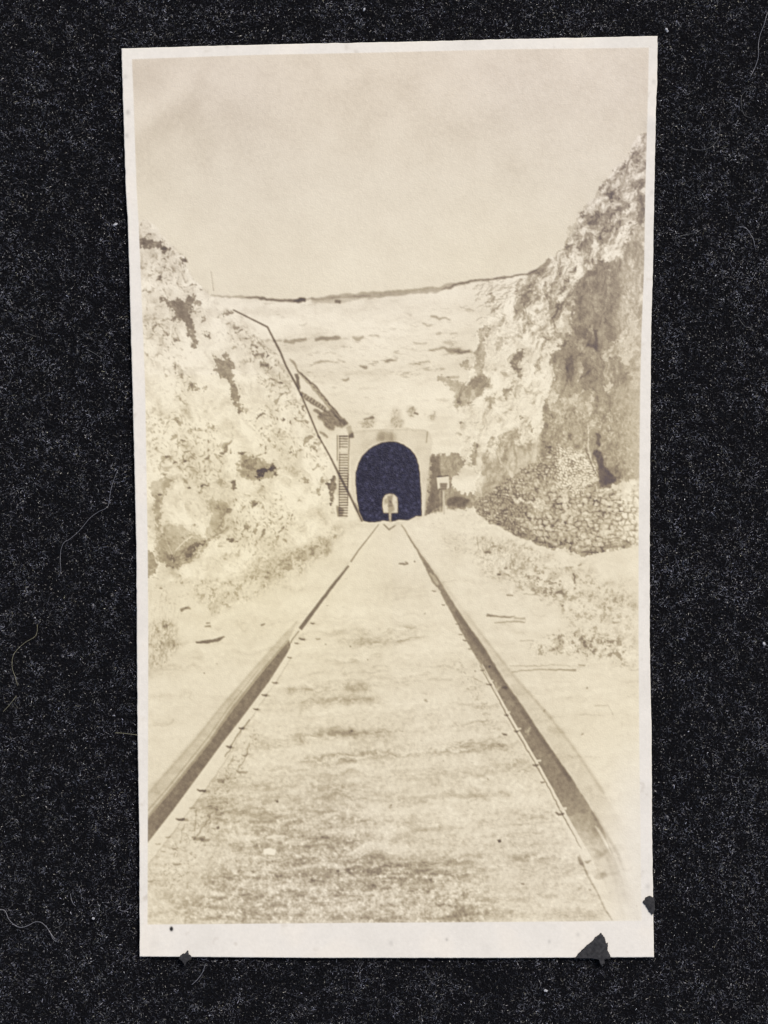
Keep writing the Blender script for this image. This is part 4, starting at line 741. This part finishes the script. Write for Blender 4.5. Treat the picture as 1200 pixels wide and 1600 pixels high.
def fibres(n, hx, hy, lmin, lmax, w, zmax, keep_out=True, bright=.0, tone=(.012, .05), seed=1):
    g = np.random.RandomState(seed)
    x = (g.rand(n)-.5)*hx; y = (g.rand(n)-.5)*hy
    if not keep_out:                            # beyond the photographed patch the nap thins out gradually
        dd = np.hypot(np.maximum(np.abs(x)-.068, 0), np.maximum(np.abs(y)-.088, 0)); ok = (dd > 0)&(g.rand(n) < np.exp(-(dd/.045)**1.5)); x, y = x[ok], y[ok]; n = len(x)
    px = x/PX+600; py = 800-y/PX
    if keep_out:                                # under the print the nap is pressed flat
        ok = ~((px > curve(oL, py)+2)&(px < curve(oR, py)-3)&(py > curve(oT, px)+2)&(py < curve(oB, px)-2)); x, y, px, py = x[ok], y[ok], px[ok], py[ok]; n = len(x)
        d = np.maximum.reduce([curve(oL, py)-px, px-curve(oR, py), curve(oT, px)-py, py-curve(oB, px)])
    else: d = np.full(n, 99.)
    # clumps: neighbouring fibres lean the same way
    cl = np.sin(x*420+3*np.sin(y*200))+np.sin(y*520+2*np.sin(x*330)+1); cl2 = np.sin(x*1900+y*700)+np.sin(y*2300-x*600)
    a = .9*cl+.5*cl2+g.randn(n)*.9; L = lmin+(lmax-lmin)*g.rand(n)**2; el = np.clip(g.randn(n)*.35+.25, -.3, 1.2)
    z0 = .12e-3+(zmax-.12e-3)*g.rand(n)*(.35+.65*TUFT(px, py)); z0 *= np.clip(.45+d/22., .45, 1)
    nseg = 3; bend = g.randn(n)*.9; pts = []
    cxp, cyp, czp = x.copy(), y.copy(), z0.copy(); ang = a.copy(); e = el.copy()
    pts.append(np.stack([cxp, cyp, czp], -1))
    for k in range(nseg):
        cxp = cxp+np.cos(ang)*np.cos(e)*L/nseg; cyp = cyp+np.sin(ang)*np.cos(e)*L/nseg; czp = np.maximum(czp+np.sin(e)*L/nseg, .03e-3); ang = ang+bend/nseg*1.3; e = e-.45
        pts.append(np.stack([cxp, cyp, czp], -1))
    P = np.stack(pts, 1); tilt = g.randn(n)*.6
    nrm = np.stack([-np.sin(a)*np.cos(tilt), np.cos(a)*np.cos(tilt), np.sin(tilt)], -1)[:, None, :]
    ww = (w*(.6+.8*g.rand(n)))[:, None, None]*np.array([1, 1, .8, .25])[None, :, None]*.5
    Vt = np.concatenate([P-nrm*ww, P+nrm*ww], 1)   # n, 8, 3
    base_i = np.arange(n)[:, None]*8
    F = np.concatenate([np.stack([base_i+k, base_i+k+1, base_i+k+5, base_i+k+4], -1) for k in range(nseg)], 1).reshape(-1, 4)
    tuft = TUFT(px, py)
    tn = (tone[0]+(tone[1]-tone[0])*g.rand(n)**1.6)*(.10+1.9*tuft**1.6); big = g.rand(n) < bright*(.3+1.3*tuft); tn = np.where(big, .12+.75*g.rand(n)**2.2, tn)  # hollows darkened in colour; scattered pale fibres are painted glints
    hue = np.stack([tn*(1-.06*g.rand(n)), tn, tn*(1.02+.30*g.rand(n))], -1); warm = g.rand(n) < .08; hue[warm] = np.stack([tn[warm]*1.15, tn[warm]*1.1, tn[warm]*.8], -1)
    return Vt.reshape(-1, 3), F, np.repeat(hue, 8, 0)
A1 = fibres(340000, .136, .176, .20e-3, .8e-3, 38e-6, .80e-3, True, .003, (.026, .105), 1)
A2 = fibres(60000, .136, .176, .10e-3, .42e-3, 32e-6, .98e-3, True, .20, (.03, .22), 3)
A = (np.concatenate([A1[0], A2[0]]), np.concatenate([A1[1], A2[1]+len(A1[0])]), np.concatenate([A1[2], A2[2]]))
B = fibres(1500000, .26, .30, .15e-3, .6e-3, 28e-6, .8e-3, False, .020, (.026, .105), 2)
Vn = np.concatenate([A[0], B[0]]); Fn = np.concatenate([A[1], B[1]+len(A[0])]); Cn = np.concatenate([A[2], B[2]])
nap = mesh_np('felt_nap', Vn, Fn, M_FIB, cloth, Cn, smooth=False); nap['kind'] = 'stuff'; nap['label'] = 'dense short black fibres of the felt'

# table under the cloth, reaching far past the frame
m, t, b = new_mat('table_wood'); n1 = node(t, 'ShaderNodeTexNoise', Scale=6., Detail=6.); tc = node(t, 'ShaderNodeTexCoord'); mp = node(t, 'ShaderNodeMapping'); mp.inputs['Scale'].default_value = (1, 9, 1)
cr_ = node(t, 'ShaderNodeValToRGB'); cr_.color_ramp.elements[0].color = (.10, .055, .03, 1); cr_.color_ramp.elements[1].color = (.22, .13, .07, 1)
t.links.new(tc.outputs['Object'], mp.inputs[0]); t.links.new(mp.outputs[0], n1.inputs[0]); t.links.new(n1.outputs[0], cr_.inputs[0]); t.links.new(cr_.outputs[0], b.inputs['Base Color']); b.inputs['Roughness'].default_value = .45
tb = mesh_np('table_surface', [(-.7, -.5, -.0006), (.7, -.5, -.0006), (.7, .5, -.0006), (-.7, .5, -.0006)], [(0, 1, 2, 3)], m); tb['kind'] = 'structure'

# ---- stray hairs and lint lying on the felt
m, t, b = new_mat('pale_hair'); b.inputs['Base Color'].default_value = (.19, .19, .21, 1); b.inputs['Roughness'].default_value = .3; b.inputs['Specular IOR Level'].default_value = .6
M_HAIR = m
m, t, b = new_mat('dull_hair'); b.inputs['Base Color'].default_value = (.10, .10, .10, 1); b.inputs['Roughness'].default_value = .35; M_HAIR2 = m
m, t, b = new_mat('yellow_hair'); b.inputs['Base Color'].default_value = (.30, .28, .18, 1); b.inputs['Roughness'].default_value = .35; M_HAIR3 = m
m, t, b = new_mat('white_lint'); b.inputs['Base Color'].default_value = (.42, .42, .44, 1); b.inputs['Roughness'].default_value = .7; M_LINT = m
def smooth_path(P, n=8):
    out = []
    for i in range(len(P)-1):
        p0 = P[max(i-1, 0)]; p1 = P[i]; p2 = P[i+1]; p3 = P[min(i+2, len(P)-1)]
        for k in range(n):
            s = k/n; out.append(tuple(.5*((2*p1[c])+(-p0[c]+p2[c])*s+(2*p0[c]-5*p1[c]+4*p2[c]-p3[c])*s*s+(-p0[c]+3*p1[c]-3*p2[c]+p3[c])*s**3) for c in range(2)))
    out.append(P[-1]); return out
def tube(P3, r, sides=6):
    V = []; F = []; n = len(P3)
    for i, p in enumerate(P3):
        a = Vector(P3[max(i-1, 0)]); b_ = Vector(P3[min(i+1, n-1)]); d = (b_-a).normalized(); s = d.cross(Vector((0, 0, 1))).normalized(); u = s.cross(d)
        rr = r*.82*(1 if 0 < i < n-1 else .4)
        for k in range(sides):
            q = 2*math.pi*k/sides; V.append(Vector(p)+s*math.cos(q)*rr+u*math.sin(q)*rr)
    for i in range(n-1):
        for k in range(sides): k2 = (k+1) % sides; F.append((i*sides+k, i*sides+k2, (i+1)*sides+k2, (i+1)*sides+k))
    F.append(tuple(range(sides))[::-1]); F.append(tuple((n-1)*sides+k for k in range(sides)))
    return V, F
def hair(pts, r, mat, label, z=.95e-3, extra=None, group=None):
    V = []; F = []
    for path in [pts]+(extra or []):
        S2 = smooth_path(path); n = len(S2)
        P3 = [W(p[0], p[1], z+.10e-3*math.sin(i*.31+path[0][0])-(.25e-3 if i in (0, n-1) else 0)) for i, p in enumerate(S2)]
        v, f = tube(P3, r); F += [tuple(a+len(V) for a in q) for q in f]; V += v
    o0 = Vector(W(sum(p[0] for p in pts)/len(pts), sum(p[1] for p in pts)/len(pts), z))
    me = bpy.data.meshes.new('stray_hair'); me.from_pydata([tuple(v-o0) for v in V], [], F); me.materials.append(mat)
    for p in me.polygons: p.use_smooth = True
    o = bpy.data.objects.new('stray_hair', me); C.objects.link(o); o.location = o0; tag(o, label, 'hair', group or 'stray hairs on the felt'); return o
hair([(-6, 1420), (1, 1421), (8, 1424), (14, 1436), (22, 1445), (32, 1449), (44, 1446), (54, 1441), (64, 1441), (72, 1448), (79, 1458), (87, 1468)], 46e-6, M_HAIR, 'long wavy pale hair left of the print\'s lower corner, forked at one end', 1.0e-3, [[(78, 1456), (82, 1466), (88, 1471)]])
hair([(110, 1397), (111, 1404), (114, 1411), (118, 1416)], 40e-6, M_HAIR, 'short thick pale hair just above the long wavy hair')
hair([(82, 1446), (89, 1449), (97, 1445), (103, 1435)], 28e-6, M_HAIR2, 'faint hooked hair beside the long wavy hair')
hair([(321, 1506), (317, 1518), (309, 1530), (299, 1539)], 44e-6, M_HAIR, 'curved pale hair below the print\'s lower left edge')
hair([(184, 734), (178, 749), (174, 762), (171, 779), (169, 790), (164, 795), (153, 800), (140, 810), (125, 828), (109, 842), (100, 848), (95, 860), (94, 876), (95, 891), (91, 902)], 33e-6, M_HAIR, 'longest thin bent hair, left of the middle of the print')
hair([(58, 975), (58, 985), (54, 995), (39, 1004), (26, 1016), (20, 1027), (19, 1044), (24, 1059), (28, 1072)], 28e-6, M_HAIR3, 'thin yellowish bowed hair near the left margin')
hair([(26, 1087), (15, 1101), (4, 1113)], 30e-6, M_HAIR3, 'short straight yellowish hair at the left margin below the bowed one')
hair([(179, 1145), (195, 1146), (216, 1148.5)], 32e-6, M_HAIR3, 'straight pale hair touching the left edge of the print')
hair([(1203, 17), (1199, 21), (1194, 38), (1188, 54), (1185, 71), (1185, 88), (1180, 105), (1172, 120)], 42e-6, M_HAIR, 'thick hair at the top right corner of the felt')
hair([(1165, 142), (1159, 150), (1158, 162), (1160, 172), (1165, 181), (1174, 184)], 32e-6, M_HAIR2, 'small hooked hair below the thick corner hair')
hair([(1124, 193), (1125, 204), (1122, 217), (1112, 229), (1099, 234), (1086, 233), (1078, 230)], 34e-6, M_HAIR2, 'semicircular hair right of the print\'s upper edge')
hair([(1154, 354), (1163, 355), (1170, 361), (1174, 368), (1177, 374), (1180, 386)], 46e-6, M_HAIR, 'bright arched hair on the felt right of the print')
hair([(1056, 372), (1066, 368), (1075, 366), (1088, 363), (1095, 359)], 32e-6, M_HAIR2, 'thin slightly bent hair close to the right edge of the print')
hair([(1154, 496), (1158, 503), (1164, 510), (1171, 512), (1177, 517)], 30e-6, M_HAIR2, 'faint zigzag hair, lowest on the right side of the felt')
hair([(665, 1508), (666, 1519), (671, 1528), (680, 1530), (692, 1524)], 34e-6, M_HAIR2, 'cup shaped hair below the middle of the print')
hair([(7, 1290), (14, 1284), (20, 1276)], 26e-6, M_HAIR2, 'tiny hair at the left margin below the middle')
hair([(36, 519), (46, 522), (56, 526)], 28e-6, M_HAIR2, 'tiny slanting hair on the felt left of the upper half of the print')
hair([(134, 545), (146, 551), (156, 558)], 28e-6, M_HAIR2, 'short slanting hair between left margin and print')
def lint(px, py, sx, sy, rot, label, seed):
    bm_ = bmesh.new(); bmesh.ops.create_icosphere(bm_, subdivisions=3, radius=1.); q = random.Random(seed)
    for v in bm_.verts:
        n = 1+.28*math.sin(v.co.x*5+seed)*math.sin(v.co.y*4+1.3*seed)+.10*q.uniform(-1, 1); x, y = v.co.x*n*sx*PX, v.co.y*n*sy*PX
        v.co = Vector((x*math.cos(rot)-y*math.sin(rot), x*math.sin(rot)+y*math.cos(rot), v.co.z*n*min(sx, sy)*PX))
    me = bpy.data.meshes.new('lint_speck'); bm_.to_mesh(me); bm_.free(); me.materials.append(M_LINT)
    o = bpy.data.objects.new('lint_speck', me); C.objects.link(o); o.location = W(px, py, 1.0e-3); tag(o, label, 'lint', 'white lint specks on the felt')
lint(1042, 47, 3.6, 1.8, -1.05, 'brightest oblong white lint speck, just above the print\'s top right corner', 1)
lint(180, 351, 3.6, 1.9, .6, 'grey lint speck left of the print\'s upper half', 2)
lint(146, 1435, 2.0, 1.9, .2, 'round white lint speck left of the print\'s lower corner', 3)
lint(853, 1548, 2.9, 1.9, -.4, 'crumpled white lint speck on the felt below the print', 4)
lint(569, 15, 1.5, 2.8, -.5, 'small lint speck near the top margin above the print', 5)
lint(1194, 1006, 3., 2.0, -1., 'lint speck at the right margin of the felt', 6)
